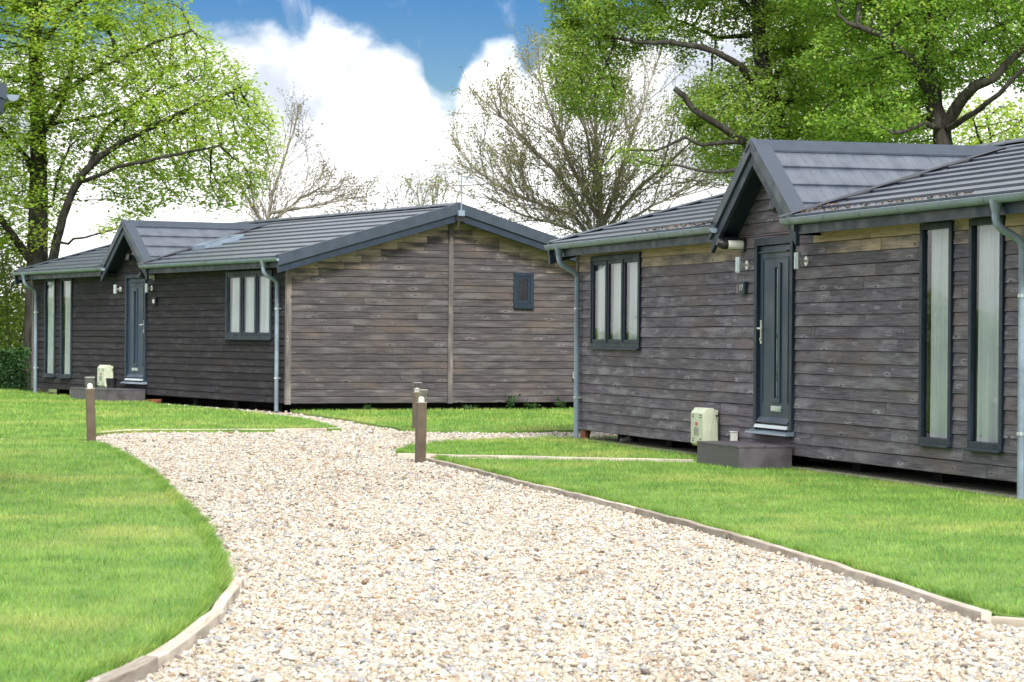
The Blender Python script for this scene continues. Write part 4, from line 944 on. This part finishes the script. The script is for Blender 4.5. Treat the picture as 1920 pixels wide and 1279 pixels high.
# ------------------------------------------------------------------ trees
def grow(limbs, attr, step, kill, infl=4., iters=160, up=.08, jit=.12, rs=None):
    """space colonisation: limbs [(points, r0, r1)] seed the skeleton, the twigs grow into the crown points"""
    rs = rs or np.random.default_rng(1)
    P, par, fix = [], [], []
    for pts, r0, r1 in limbs:
        pts = [np.asarray(p, float) for p in pts]
        if P:
            D = np.linalg.norm(np.array(P)-pts[0], axis=1); last = int(D.argmin())
        else: P.append(pts[0]); par.append(-1); fix.append(r0); last = 0
        tot = sum(np.linalg.norm(b-a) for a, b in zip(pts[:-1], pts[1:])); acc = 0
        for a, b in zip(pts[:-1], pts[1:]):
            L = np.linalg.norm(b-a); n = max(1, int(round(L/step)))
            for k in range(1, n+1):
                q = a+(b-a)*k/n+rs.normal(0, .035*step, 3); P.append(q); par.append(last); last = len(P)-1
                fix.append(r0+(r1-r0)*(acc+L*k/n)/tot)
            acc += L
    P = [np.asarray(p) for p in P]; A = attr.copy(); N = np.array(P)
    best = np.full(len(A), 1e9); idx = np.zeros(len(A), int)
    for c in range(0, len(N), 400):
        D = np.linalg.norm(A[:, None]-N[None, c:c+400], axis=2); j = D.argmin(1); d = D[np.arange(len(A)), j]; m = d < best; best[m] = d[m]; idx[m] = j[m]+c
    alive = best > kill
    for it in range(iters):
        act = alive & (best < infl)
        if not act.any(): break
        N = np.array(P); ii = idx[act]; v = A[act]-N[ii]; v /= np.linalg.norm(v, axis=1)[:, None]+1e-9
        u, inv = np.unique(ii, return_inverse=True); d = np.zeros((len(u), 3)); np.add.at(d, inv, v)
        d /= np.linalg.norm(d, axis=1)[:, None]+1e-9; d[:, 2] += up; d += rs.normal(0, jit, d.shape); d /= np.linalg.norm(d, axis=1)[:, None]
        new = N[u]+d*step; n0 = len(P)
        P += list(new); par += list(u); fix += [0.]*len(u)
        al = np.where(alive)[0]
        for c in range(0, len(new), 300):
            D = np.linalg.norm(A[al][:, None]-new[None, c:c+300], axis=2); j = D.argmin(1); dd = D[np.arange(len(al)), j]; m = dd < best[al]; best[al[m]] = dd[m]; idx[al[m]] = j[m]+n0+c
        # an attractor whose nearest node did not move closer would stall: drop it now and then
        alive &= best > kill
        if it % 12 == 11: alive &= rs.random(len(A)) > .04
    return np.array(P), np.array(par), np.array(fix)
def fan_twigs(P, par, fix, rs, fan, polys):
    """long slender shoots that leave the limbs at a narrow angle and fork again, for a tree still almost bare"""
    P, par, fix = list(P), list(par), list(fix); n0 = len(P); dep = depth_of(np.array(par)); st = fan['step']; todo = []
    for i in range(1, n0):
        if dep[i] < fan['skip'] or fix[i] > fan['rmax']: continue
        t = P[i]-P[par[i]]; t = t/np.linalg.norm(t)
        for _ in range(rs.poisson(fan['n'])): todo.append((i, t, rs.uniform(*fan['len']), 0))
    while todo:
        i, t, L, lv = todo.pop()
        q = rs.normal(0, 1, 3); q -= t*q.dot(t); q /= np.linalg.norm(q); a = rs.uniform(.30, .85); d = t*math.cos(a)+q*math.sin(a); d[2] += .12
        n = max(2, int(L/st)); bend = rs.normal(0, .035, 3); k = i
        for j in range(n):
            d = d+bend+np.array([0, 0, fan['up']])+rs.normal(0, .05, 3); d /= np.linalg.norm(d)
            q_ = P[k]+d*st; u_, v_ = 960+F*q_[0]/q_[1], 632+ROLL*F*q_[0]/q_[1]-F*(q_[2]-CAMZ)/q_[1]
            if v_ < 330 and rs.random() < .5 and not any(inside(pp, np.array([u_]), np.array([v_]))[0] for pp in polys): break   # shoots thin out past the crown
            P.append(q_); par.append(k); fix.append(0.); k = len(P)-1
            if lv < fan['lv'] and j > 0 and rs.random() < fan['fork']: todo.append((k, d.copy(), L*(1-j/n)*rs.uniform(.5, .85)+.15, lv+1))
    return np.array(P), np.array(par), np.array(fix)
def radii(P, par, fix, tip, expo=2.35):
    n = len(P); acc = np.zeros(n); kids = np.zeros(n, int)
    for i in range(n-1, 0, -1):
        pass
    order = np.argsort(-depth_of(par)); r = np.zeros(n)
    for i in order:
        ri = acc[i]**(1/expo) if kids[i] else tip
        r[i] = ri; p = par[i]
        if p >= 0: acc[p] += ri**expo; kids[p] += 1
    rr = np.where(fix > 0, np.maximum(fix, np.minimum(r, fix*1.15)), r)
    return rr, kids
def depth_of(par):
    d = np.zeros(len(par), int)
    for i in range(1, len(par)): d[i] = d[par[i]]+1            # parents always come first
    return d
def skeleton_mesh(P, par, r, kids, rmin=0.):
    """chains of tapered rings: each chain follows the thickest child"""
    n = len(P); ch = [[] for _ in range(n)]
    for i in range(1, n): ch[par[i]].append(i)
    V, Fq = [], []; nv = 0; stack = [(0, -1)]
    while stack:
        s, p0 = stack.pop(); chain = ([p0] if p0 >= 0 else [])+[s]; i = s
        while ch[i]:
            c = sorted(ch[i], key=lambda j: -r[j]); i2 = c[0]
            for j in c[1:]: stack.append((j, i))
            chain.append(i2); i = i2
        pts = P[chain]; rad = r[chain].copy()
        if p0 >= 0: rad[0] = min(rad[0], rad[1]*1.25)
        if rad.max() < rmin or len(chain) < 2: continue
        k = 10 if rad[0] > .12 else 7 if rad[0] > .04 else 4 if rad[0] > .018 else 3
        t = np.gradient(pts, axis=0); t /= np.linalg.norm(t, axis=1)[:, None]+1e-9
        a = np.cross(t[0], [.31, .53, .79]); a /= np.linalg.norm(a); an = 2*PI*np.arange(k)/k
        for q in range(len(chain)):
            a = a-t[q]*a.dot(t[q]); a /= np.linalg.norm(a)+1e-9; b = np.cross(t[q], a)
            V.append(pts[q]+rad[q]*(np.cos(an)[:, None]*a+np.sin(an)[:, None]*b))
        base = nv+np.arange(len(chain)-1)[:, None]*k+np.arange(k)[None]; nx = nv+np.arange(len(chain)-1)[:, None]*k+(np.arange(k)[None]+1) % k
        Fq.append(np.stack([base, nx, nx+k, base+k], 2).reshape(-1, 4)); nv += len(chain)*k
    return np.concatenate(V), np.concatenate(Fq)
def in_poly_pts(poly, n, Y, thick, rs, dy=0.):
    """points of a crown: an outline seen at depth Y, swelling to a rounded body towards its middle"""
    poly = np.array(poly, float); lo, hi = poly.min(0), poly.max(0); out = []
    while len(out) < n:
        q = lo+(hi-lo)*rs.random((4000, 2)); q = q[inside(poly, q[:, 0], q[:, 1])]
        e = np.min([np.hypot(*(q-np.clip(((q-a)@(b-a))/((b-a)@(b-a)), 0, 1)[:, None]*(b-a)-a).T) for a, b in zip(poly, np.roll(poly, -1, 0))], 0)
        sw = np.sqrt(np.clip(e/(.28*min(hi-lo)), .06, 1))
        out += [at(u, v, Y)+np.array([0, z, 0]) for (u, v), z in zip(q, rs.uniform(-1, 1, len(q))*thick*sw+dy)]
    return np.array(out[:n])
def tree(name, label, Y, limbs, polys, nattr, thick, leafm, bark, leaf, per, step=.34, kill=.42, tip=.008, up=.08, flat=.5, spread=.28, seed=1, thr=.020, group=None, jit=.12, clumpscale=1.3, infl=4., dyc=0., fan=None, bud=1.):
    rs = np.random.default_rng(seed); k = F/Y
    Ls = [([at(p[0], p[1], Y, p[2] if len(p) > 2 else 0.) for p in pts], r0/k, r1/k) for pts, r0, r1 in limbs]
    b0 = Ls[0][0][0]; b0[2] = float(gh(b0[1]))-.15
    w = np.array([abs(poly_area(p)) for p in polys]); w = w/w.sum()
    A = np.concatenate([in_poly_pts(p, int(nattr*q)+1, Y, thick, rs, dyc) for p, q in zip(polys, w)])
    P, par, fix = grow(Ls, A, step, kill, up=up, rs=rs, jit=jit, infl=infl, iters=0 if fan else 160)
    if fan: P, par, fix = fan_twigs(P, par, fix, rs, fan, polys)
    r, kids = radii(P, par, fix, tip)
    root = empty(name, tuple(b0), label=label, category='tree', group=group); inv = np.array(b0)
    V, Fq = skeleton_mesh(P, par, r, kids); rawmesh('trunk', V-inv, Fq, M[bark], root, smooth=True)
    tw = np.where((r < thr) & (np.arange(len(P)) > 0))[0]; c = np.repeat(P[tw], per, 0)+rs.normal(0, spread, (len(tw)*per, 3))*np.array([1, 1, .62])
    tn = np.repeat(rs.random(len(tw)), per); q_ = rs.random(len(c)) < .9; c, tn = c[q_], tn[q_]
    f = np.sin(c[:, 0]*clumpscale+seed)*np.sin(c[:, 1]*clumpscale*.9+2*seed)*np.sin(c[:, 2]*clumpscale*1.4+.5*seed)
    V, F_, t = leaf_mesh(c, leaf, rs, flat, np.clip(.30+.35*f+.45*tn, 0, 1)); rawmesh('crown', V-inv, F_, M[leafm], root, cols=t)
    print(name, 'nodes', len(P), 'leaves', len(c))
    return root
def poly_area(p): p = np.array(p, float); return .5*np.sum(p[:, 0]*np.roll(p[:, 1], -1)-np.roll(p[:, 0], -1)*p[:, 1])

tree('maple_tree', 'tall spreading tree with bright lime leaves behind the far lodge', 66, [
    ([(66, 722), (68, 600), (70, 480), (72, 380), (72, 300), (70, 200), (66, 120), (68, 40), (72, -80), (74, -240)], 25, 5),
    ([(70, 640), (92, 560), (108, 470, -.5), (128, 410, -.8), (150, 360, -1), (172, 330, -1.2), (205, 300, -1.4), (250, 272, -1.5), (300, 245, -1.3), (345, 220, -1), (400, 190, -.5), (450, 165)], 11.6, 2.2),
    ([(182, 322, -1.2), (190, 270, -.6), (200, 240), (215, 222, .4), (235, 200, .8), (270, 160, 1), (305, 118, 1.2)], 4.8, 1.9),
    ([(163, 345, -1), (200, 342, -2), (245, 325, -2.4), (300, 315, -2.6), (360, 300, -2.4), (430, 285, -2)], 4.8, 1.6),
    ([(128, 465, -.6), (150, 452, -1), (190, 446, -1.4), (240, 436, -2)], 2.7, 1.2),
    ([(66, 500), (30, 440, -.6), (5, 400, -1), (-50, 340, -1.4), (-110, 290, -1)], 8.2, 2.5),
    ([(60, 330), (45, 295, .4), (22, 270, .8), (-20, 235, 1.4), (-90, 180, 1.6)], 5.4, 1.9),
    ([(74, 260), (104, 190, 1), (114, 110, 1.6), (130, 20, 2), (150, -100, 2.4)], 6.1, 1.9),
    ([(80, 210), (130, 176, -.6), (190, 142, -1), (250, 118, -1.6), (310, 90, -1.4), (370, 66, -1)], 4.8, 1.6),
    ([(84, 235), (180, 214, .6), (240, 190, 1.2), (310, 150, 1.6)], 3.4, 1.6),
    ([(96, 400), (106, 320, .3), (124, 272, .6), (150, 236, 1)], 2.7, 1.2),
    ([(68, 100), (130, 40, -1), (210, -20, -1.4), (280, -80, -1)], 4.8, 1.9), ([(68, 40), (20, -40, 1), (-60, -140, 1.6)], 4.8, 1.9)],
    [[(-260, -320), (180, -360), (290, -180), (335, -20), (372, 42), (420, 82), (452, 120), (492, 168), (518, 212), (528, 262), (520, 302), (505, 352), (470, 368), (440, 398), (340, 388), (270, 405), (215, 395), (160, 300), (118, 400), (90, 470), (-60, 480), (-260, 420)]],
    11500, 3.4, 'leaf_lime', 'bark_dark', .108, 17, step=.22, kill=.24, flat=.75, spread=.15, seed=3, thr=.022)
tree('oak_tree', 'broad oak with a leaning trunk and long bent limbs above the nearer porch', 51, [
    ([(1500, 766), (1494, 500), (1478, 300), (1462, 240), (1440, 170), (1425, 100), (1420, 0), (1412, -150)], 36, 7),
    ([(1492, 470), (1450, 382, -.6), (1418, 318, -1), (1385, 275, -1.4), (1350, 256, -1.6), (1320, 240, -1.8), (1290, 220, -1.8), (1270, 196, -1.8), (1253, 183, -1.8)], 11.6, 5.0),
    ([(1385, 276, -1.4), (1345, 281, -2), (1300, 290, -2.4), (1268, 278, -2.6), (1215, 300, -2.6), (1180, 298, -2.4), (1150, 296, -2.2), (1125, 325, -2)], 4.9, 0.9),
    ([(1418, 320, -1), (1370, 330, -1.8), (1330, 336, -2.2), (1290, 334, -2.4), (1255, 325, -2.4), (1220, 324, -2.2), (1165, 308, -1.8)], 4.9, 0.9),
    ([(1436, 160), (1405, 168, -.8), (1380, 136, -1.2), (1330, 115, -1.6), (1290, 105, -1.8), (1250, 100, -1.8), (1190, 92, -1.2), (1130, 70, -.2), (1085, 78, .6)], 7.4, 0.9),
    ([(1423, 40), (1380, 0, -.6), (1330, -40, -1), (1240, -80, -1), (1140, -60, -.6)], 6.1, 0.9),
    ([(1440, 170), (1480, 110, .6), (1500, 40, 1), (1530, -60, 1.4)], 7.4, 0.9), ([(1425, 66), (1390, 62, .5), (1350, 62, .8), (1290, 30, 1), (1200, 0, 1.4)], 4.9, 0.9),
    ([(1470, 280), (1510, 230, -1), (1560, 190, -1.6)], 5.5, 0.9)],
    [[(1010, -230), (1022, -60), (1034, 10), (1026, 60), (1020, 130), (1040, 196), (1062, 222), (1096, 205), (1150, 236), (1166, 205), (1176, 128), (1230, 84), (1300, 128), (1330, 60), (1420, 60), (1500, -230)],
     [(1262, 205), (1300, 150), (1420, 110), (1540, 70), (1570, 120), (1640, 160), (1585, 215), (1650, 260), (1560, 300), (1480, 330), (1380, 340), (1310, 318), (1300, 250)], [(1380, -230), (1400, 100), (1500, 130), (1590, 70), (1540, 10), (1620, -60), (1600, -230)]],
    8500, 2.4, 'leaf_oak', 'bark_oak', .070, 40, step=.20, kill=.24, flat=.35, spread=.115, dyc=.45, seed=5, thr=.022, clumpscale=2.2)
tree('oak_tree', 'oak with a straight stout forked trunk and bright leaves above the tiled ridge', 48, [
    ([(1770, 760), (1770, 300), (1766, 240), (1752, 200), (1742, 100), (1736, 0), (1730, -140)], 31, 8),
    ([(1768, 240), (1796, 190, -.5), (1815, 168, -.8), (1842, 158, -1), (1880, 120, -1), (1940, 60, -1)], 14, 4),
    ([(1770, 246), (1815, 214, -1.2), (1842, 190, -1.6), (1872, 158, -1.8), (1905, 128, -1.8), (1960, 100, -1.6)], 7, 3),
    ([(1762, 240), (1712, 240, -1), (1680, 256, -1.4), (1650, 262, -1.6)], 7, 3), ([(1750, 190), (1690, 120, -1), (1630, 80, -1.4), (1570, 60, -1.4)], 10, 4), ([(1740, 60), (1800, 0, .8), (1880, -60, 1)], 10, 4), ([(1744, 120), (1830, 80, 1), (1920, 20, 1.6), (2020, -20, 2)], 10, 4)],
    [[(1430, -230), (1530, -90), (1470, -10), (1545, 60), (1490, 110), (1560, 170), (1505, 235), (1545, 286), (1722, 286), (1742, 205), (1800, 168), (1838, 146), (1870, 152), (1920, 178), (2150, 200), (2150, -230)]],
    6000, 2.6, 'leaf_oak_bright', 'bark_oak', .074, 42, step=.21, kill=.25, flat=.35, spread=.12, dyc=.5, seed=8, thr=.022, clumpscale=2.0)
tree('oak_tree', 'dark trunked tree half hidden between the two oaks', 62, [
    ([(1640, 730), (1640, 300), (1646, 130), (1656, 60), (1666, -20), (1672, -160)], 27, 8), ([(1645, 140), (1600, 60, .6), (1560, -40, 1)], 10, 4), ([(1644, 200), (1590, 150, 1), (1540, 120, 1.4)], 8, 3), ([(1648, 120), (1700, 40, 1), (1760, -40, 1.6)], 9, 3), ([(1640, 290), (1600, 240, .6), (1540, 220, 1)], 6, 3)],
    [[(1420, -200), (1440, 180), (1490, 290), (1780, 290), (1800, 120), (1800, -200)]],
    3600, 2.4, 'leaf_oak', 'bark_dark', .085, 34, step=.26, kill=.30, flat=.35, spread=.15, dyc=.8, seed=11, thr=.024, clumpscale=1.8)
tree('bare_tree', 'many stemmed tree of pale twigs just coming into leaf between the two lodges', 58, [
    ([(1132, 745), (1130, 560), (1128, 430), (1124, 330), (1116, 230), (1100, 130), (1092, 60)], 7.2, 1.5),
    ([(1130, 500), (1098, 405, -.6), (1045, 335, -1), (985, 272, -1.4), (925, 212, -1.4), (884, 176, -1)], 4.4, 1.2),
    ([(1128, 480), (1080, 405, .6), (1010, 378, 1), (940, 346, 1.4), (884, 306, 1.6), (852, 262, 1.6)], 3.9, 1.2),
    ([(1130, 430), (1162, 330, .6), (1200, 220, 1), (1230, 130, 1.4), (1250, 70, 1.6)], 4.4, 1.2), ([(1130, 440), (1190, 360, -.6), (1260, 300, -1), (1330, 236, -1.4)], 3.9, 1.2),
    ([(1126, 420), (1068, 300, .4), (1028, 190, .8), (1004, 100, 1)], 3.9, 1.2), ([(1124, 380), (1096, 250, -1), (1050, 160, -1.4)], 3.3, 1.2), ([(1130, 460), (1060, 430, -1), (980, 410, -1.6), (905, 372, -1.8)], 2.8, 1.2), ([(1134, 440), (1230, 380, 1), (1330, 330, 1.6)], 3.3, 1.2)],
    [[(838, 262), (850, 208), (884, 166), (930, 148), (972, 96), (1004, 62), (1060, 70), (1200, 80), (1300, 110), (1390, 200), (1390, 350), (1250, 385), (1150, 425), (1000, 418), (900, 398), (850, 330)]],
    10, 2.6, 'leaf_bud', 'bark_pale', .055, 3, step=.22, kill=.2, tip=.0050, flat=.2, spread=.05, seed=14, thr=.0075, fan=dict(step=.15, skip=9, rmax=.10, n=2.3, len=(.8, 2.3), up=.018, lv=2, fork=.42))
tree('bare_tree', 'thin bare tree with brown buds behind the ridge of the far lodge', 80, [
    ([(520, 715), (500, 430), (508, 370), (530, 305), (552, 240), (560, 204)], 6, 1.5), ([(500, 430), (470, 380), (440, 330)], 4, 1.5), ([(505, 420), (560, 370, .6), (610, 340, 1)], 4, 1.5), ([(508, 400), (580, 390, -.6), (650, 378, -1)], 3.5, 1.5)],
    [[(440, 410), (452, 320), (505, 260), (535, 200), (562, 190), (598, 222), (596, 280), (630, 325), (672, 368), (690, 410)]],
    10, 2.2, 'leaf_bare', 'bark_pale', .06, 2, step=.22, kill=.20, tip=.0058, flat=.1, spread=.06, seed=17, thr=.009, fan=dict(step=.16, skip=14, rmax=.08, n=2.4, len=(.9, 2.2), up=.02, lv=2, fork=.40))
for i, (u0, u1, vt, lab, sd) in enumerate(((640, 760, 362, 'low budding shrub showing just over the long ridge of the far lodge', 21), (770, 870, 322, 'greenish budding shrub behind the gable peak of the far lodge', 24))):
    um = (u0+u1)/2
    tree('budding_shrub', lab, 74, [([(um, 725), (um, 560), (um-4, 430), (um-8, vt+35)], 4, 1.2), ([(um, 520), (um+25, 430, .5), (u1-12, vt+36, .8)], 3, 1.2), ([(um, 520), (um-25, 430, -.5), (u0+14, vt+40, -.8)], 3, 1.2)],
         [[(u0, 420), (u0+14, vt+32), (um-6, vt), (um+14, vt+8), (u1-8, vt+30), (u1, 420)]], 10, 1.2, 'leaf_bud' if i else 'leaf_bare', 'bark_pale', .07, 2, step=.20, kill=.26, tip=.006, flat=.1, spread=.06, seed=sd, thr=.010, fan=dict(step=.15, skip=8, rmax=.1, n=1.3, len=(.7, 1.6), up=.05, lv=2, fork=.3))
tree('leafy_shrub', 'tall loose shrub with thin stems rising behind the clipped hedge', 70, [
    ([(20, 730), (18, 640), (12, 560), (4, 480)], 4, 1.5), ([(22, 720), (34, 630, .5), (46, 540, .8)], 3.5, 1.5), ([(18, 720), (-10, 620, -.5), (-40, 520, -.8)], 3.5, 1.5), ([(24, 720), (52, 640, -.5), (64, 580, -.8)], 3, 1.5)],
    [[(-130, 690), (-130, 440), (-20, 415), (50, 470), (74, 540), (74, 690)]], 6500, 1.6, 'leaf_shrub', 'bark_pale', .10, 14, step=.22, kill=.24, tip=.007, up=.15, flat=.3, spread=.18, seed=27, thr=.016)
tree('leafy_shrub', 'small yellow-green tree beyond the ridge, under the arching limb of an oak', 66, [
    ([(1870, 735), (1868, 400), (1862, 290), (1850, 220)], 8, 2), ([(1868, 330), (1900, 260, .6), (1930, 215, 1)], 5, 2), ([(1866, 330), (1830, 270, -.6), (1812, 230, -1)], 4, 2)],
    [[(1770, 300), (1790, 205), (1850, 185), (1920, 196), (1990, 230), (1990, 300)]], 1400, 1.6, 'leaf_lime', 'bark_dark', .12, 11, step=.24, kill=.28, seed=31, thr=.018, spread=.22)

# clipped hedge at the left, weeds below the gable, hedgerow along the far field
def hedge():
    rs = np.random.default_rng(41); Y = 62.; a, b = at(-130, 735, Y), at(52, 735, Y); n = 16000
    x0, x1 = a[0], b[0]; H = 1.02
    u = rs.random((n, 3)); c = np.stack([x0+(x1-x0)*u[:, 0], Y-.55+1.1*u[:, 1], H*u[:, 2]], 1)
    sh = rs.random(n) < .6; c[sh, 1] = Y-.55+np.abs(rs.normal(0, .06, sh.sum())); tp = rs.random(n) < .25; c[tp, 2] = H+rs.normal(0, .05, tp.sum())
    c[:, 2] += .09*np.sin(c[:, 0]*1.7)+.05*np.sin(c[:, 0]*5.1+1); c[:, 1] += .08*np.sin(c[:, 0]*3.3+c[:, 2]*4)
    c[:, 2] = np.maximum(c[:, 2], .02)+float(gh(Y))-.1
    V, F_, t = leaf_mesh(c, .085, rs, .1, .5+.5*np.sin(c[:, 0]*4)*np.sin(c[:, 2]*5))
    r = empty('clipped_hedge', ((x0+x1)/2, Y, 0), label='low dark green clipped hedge at the end of the far lodge', category='hedge')
    rawmesh('foliage', V-np.array([(x0+x1)/2, Y, 0]), F_, M['leaf_hedge'], r, cols=t)
    m = MB()
    for k in range(9):
        x = -((x1-x0)/2)+(x1-x0)*(k+.5)/9; m.tube([(x, 0, -.1), (x+.05, .05, .4), (x+.02, -.05, .85)], [.03, .022, .01], 6); m.tube([(x, 0, .2), (x+.2, -.2, .8)], [.015, .007], 5)
    m.build('stems', M['bark_dark'], r)
hedge()
def weed(u, v, h, n, label, leafsize=.07, seed=1):
    rs = np.random.default_rng(seed); x, y = G(u, v); z = float(gh(y)); r = empty('weed', (x, y, z), label=label, category='weed', group='weeds along the foot of the gable')
    m = MB(); cs = []
    for k in range(n):
        a = rs.uniform(0, 2*PI); q = rs.uniform(.03, .16); hh = h*rs.uniform(.5, 1.1); p = [(0, 0, 0), (q*.4*math.cos(a), q*.4*math.sin(a), hh*.55), (q*math.cos(a), q*math.sin(a), hh)]
        m.tube(p, [.004, .003, .002], 4)
        for f in np.linspace(.25, 1, 7): cs.append(np.array([q*f*math.cos(a), q*f*math.sin(a), hh*f])+rs.normal(0, .025, 3))
    m.build('stem', M['leaf_shrub'], r); V, F_, t = leaf_mesh(np.array(cs), leafsize, rs, .2); rawmesh('leaves', V, F_, M['leaf_hedge'], r, cols=t)
for i, (du, h, n, lab) in enumerate(((958, .26, 12, 'tall tufted weed growing below the small gable window'), (996, .14, 12, 'low broad leaved weed close beside the tall tuft under the gable'), (1056, .15, 9, 'small weed by the downpipe corner of lodge number 17'), (880, .07, 10, 'tiny weed beside the upright batten of the gable'), (690, .08, 8, 'tiny weed under the plain windowless half of the broad gable'))):
    d = ray(du, 764); k = None
    # foot of the gable wall
    t = LT; inn = np.array([math.cos(t), math.sin(t)]); q = L0[:2]-np.array([-math.sin(t), math.cos(t)])*.12
    A_ = np.array([[d[0], -inn[0]], [d[1], -inn[1]]]); kk, hh = np.linalg.solve(A_, q); X_, Y_ = d[0]*kk, d[1]*kk
    zz = float(gh(Y_)); vv = 639.5+7+F*(CAMZ-zz)/Y_+ROLL*(du-960)-14
    def weed_at(x, y, h, n, lab, sd):
        global G; g0 = G; G = lambda u, v: (x, y); weed(0, 0, h, n, lab, seed=sd); G = g0
    weed_at(X_, Y_, h, n, lab, 50+i)
def hedgerow():
    rs = np.random.default_rng(61); n = 26000; x = rs.uniform(-120, 120, n); y = 150+rs.normal(0, 2.2, n)+.0004*x*x; h = 3.2+1.4*np.sin(x*.11)+.9*np.sin(x*.37+1)+.5*np.sin(x*1.3)
    c = np.stack([x, y, h*rs.random(n)**.7], 1); V, F_, t = leaf_mesh(c, .62, rs, .2, .5+.5*np.sin(x*.6)*np.sin(c[:, 2]*1.7)); rawmesh('hedgerow', V, F_, M['leaf_oak'], cols=t, kind='stuff')
hedgerow()
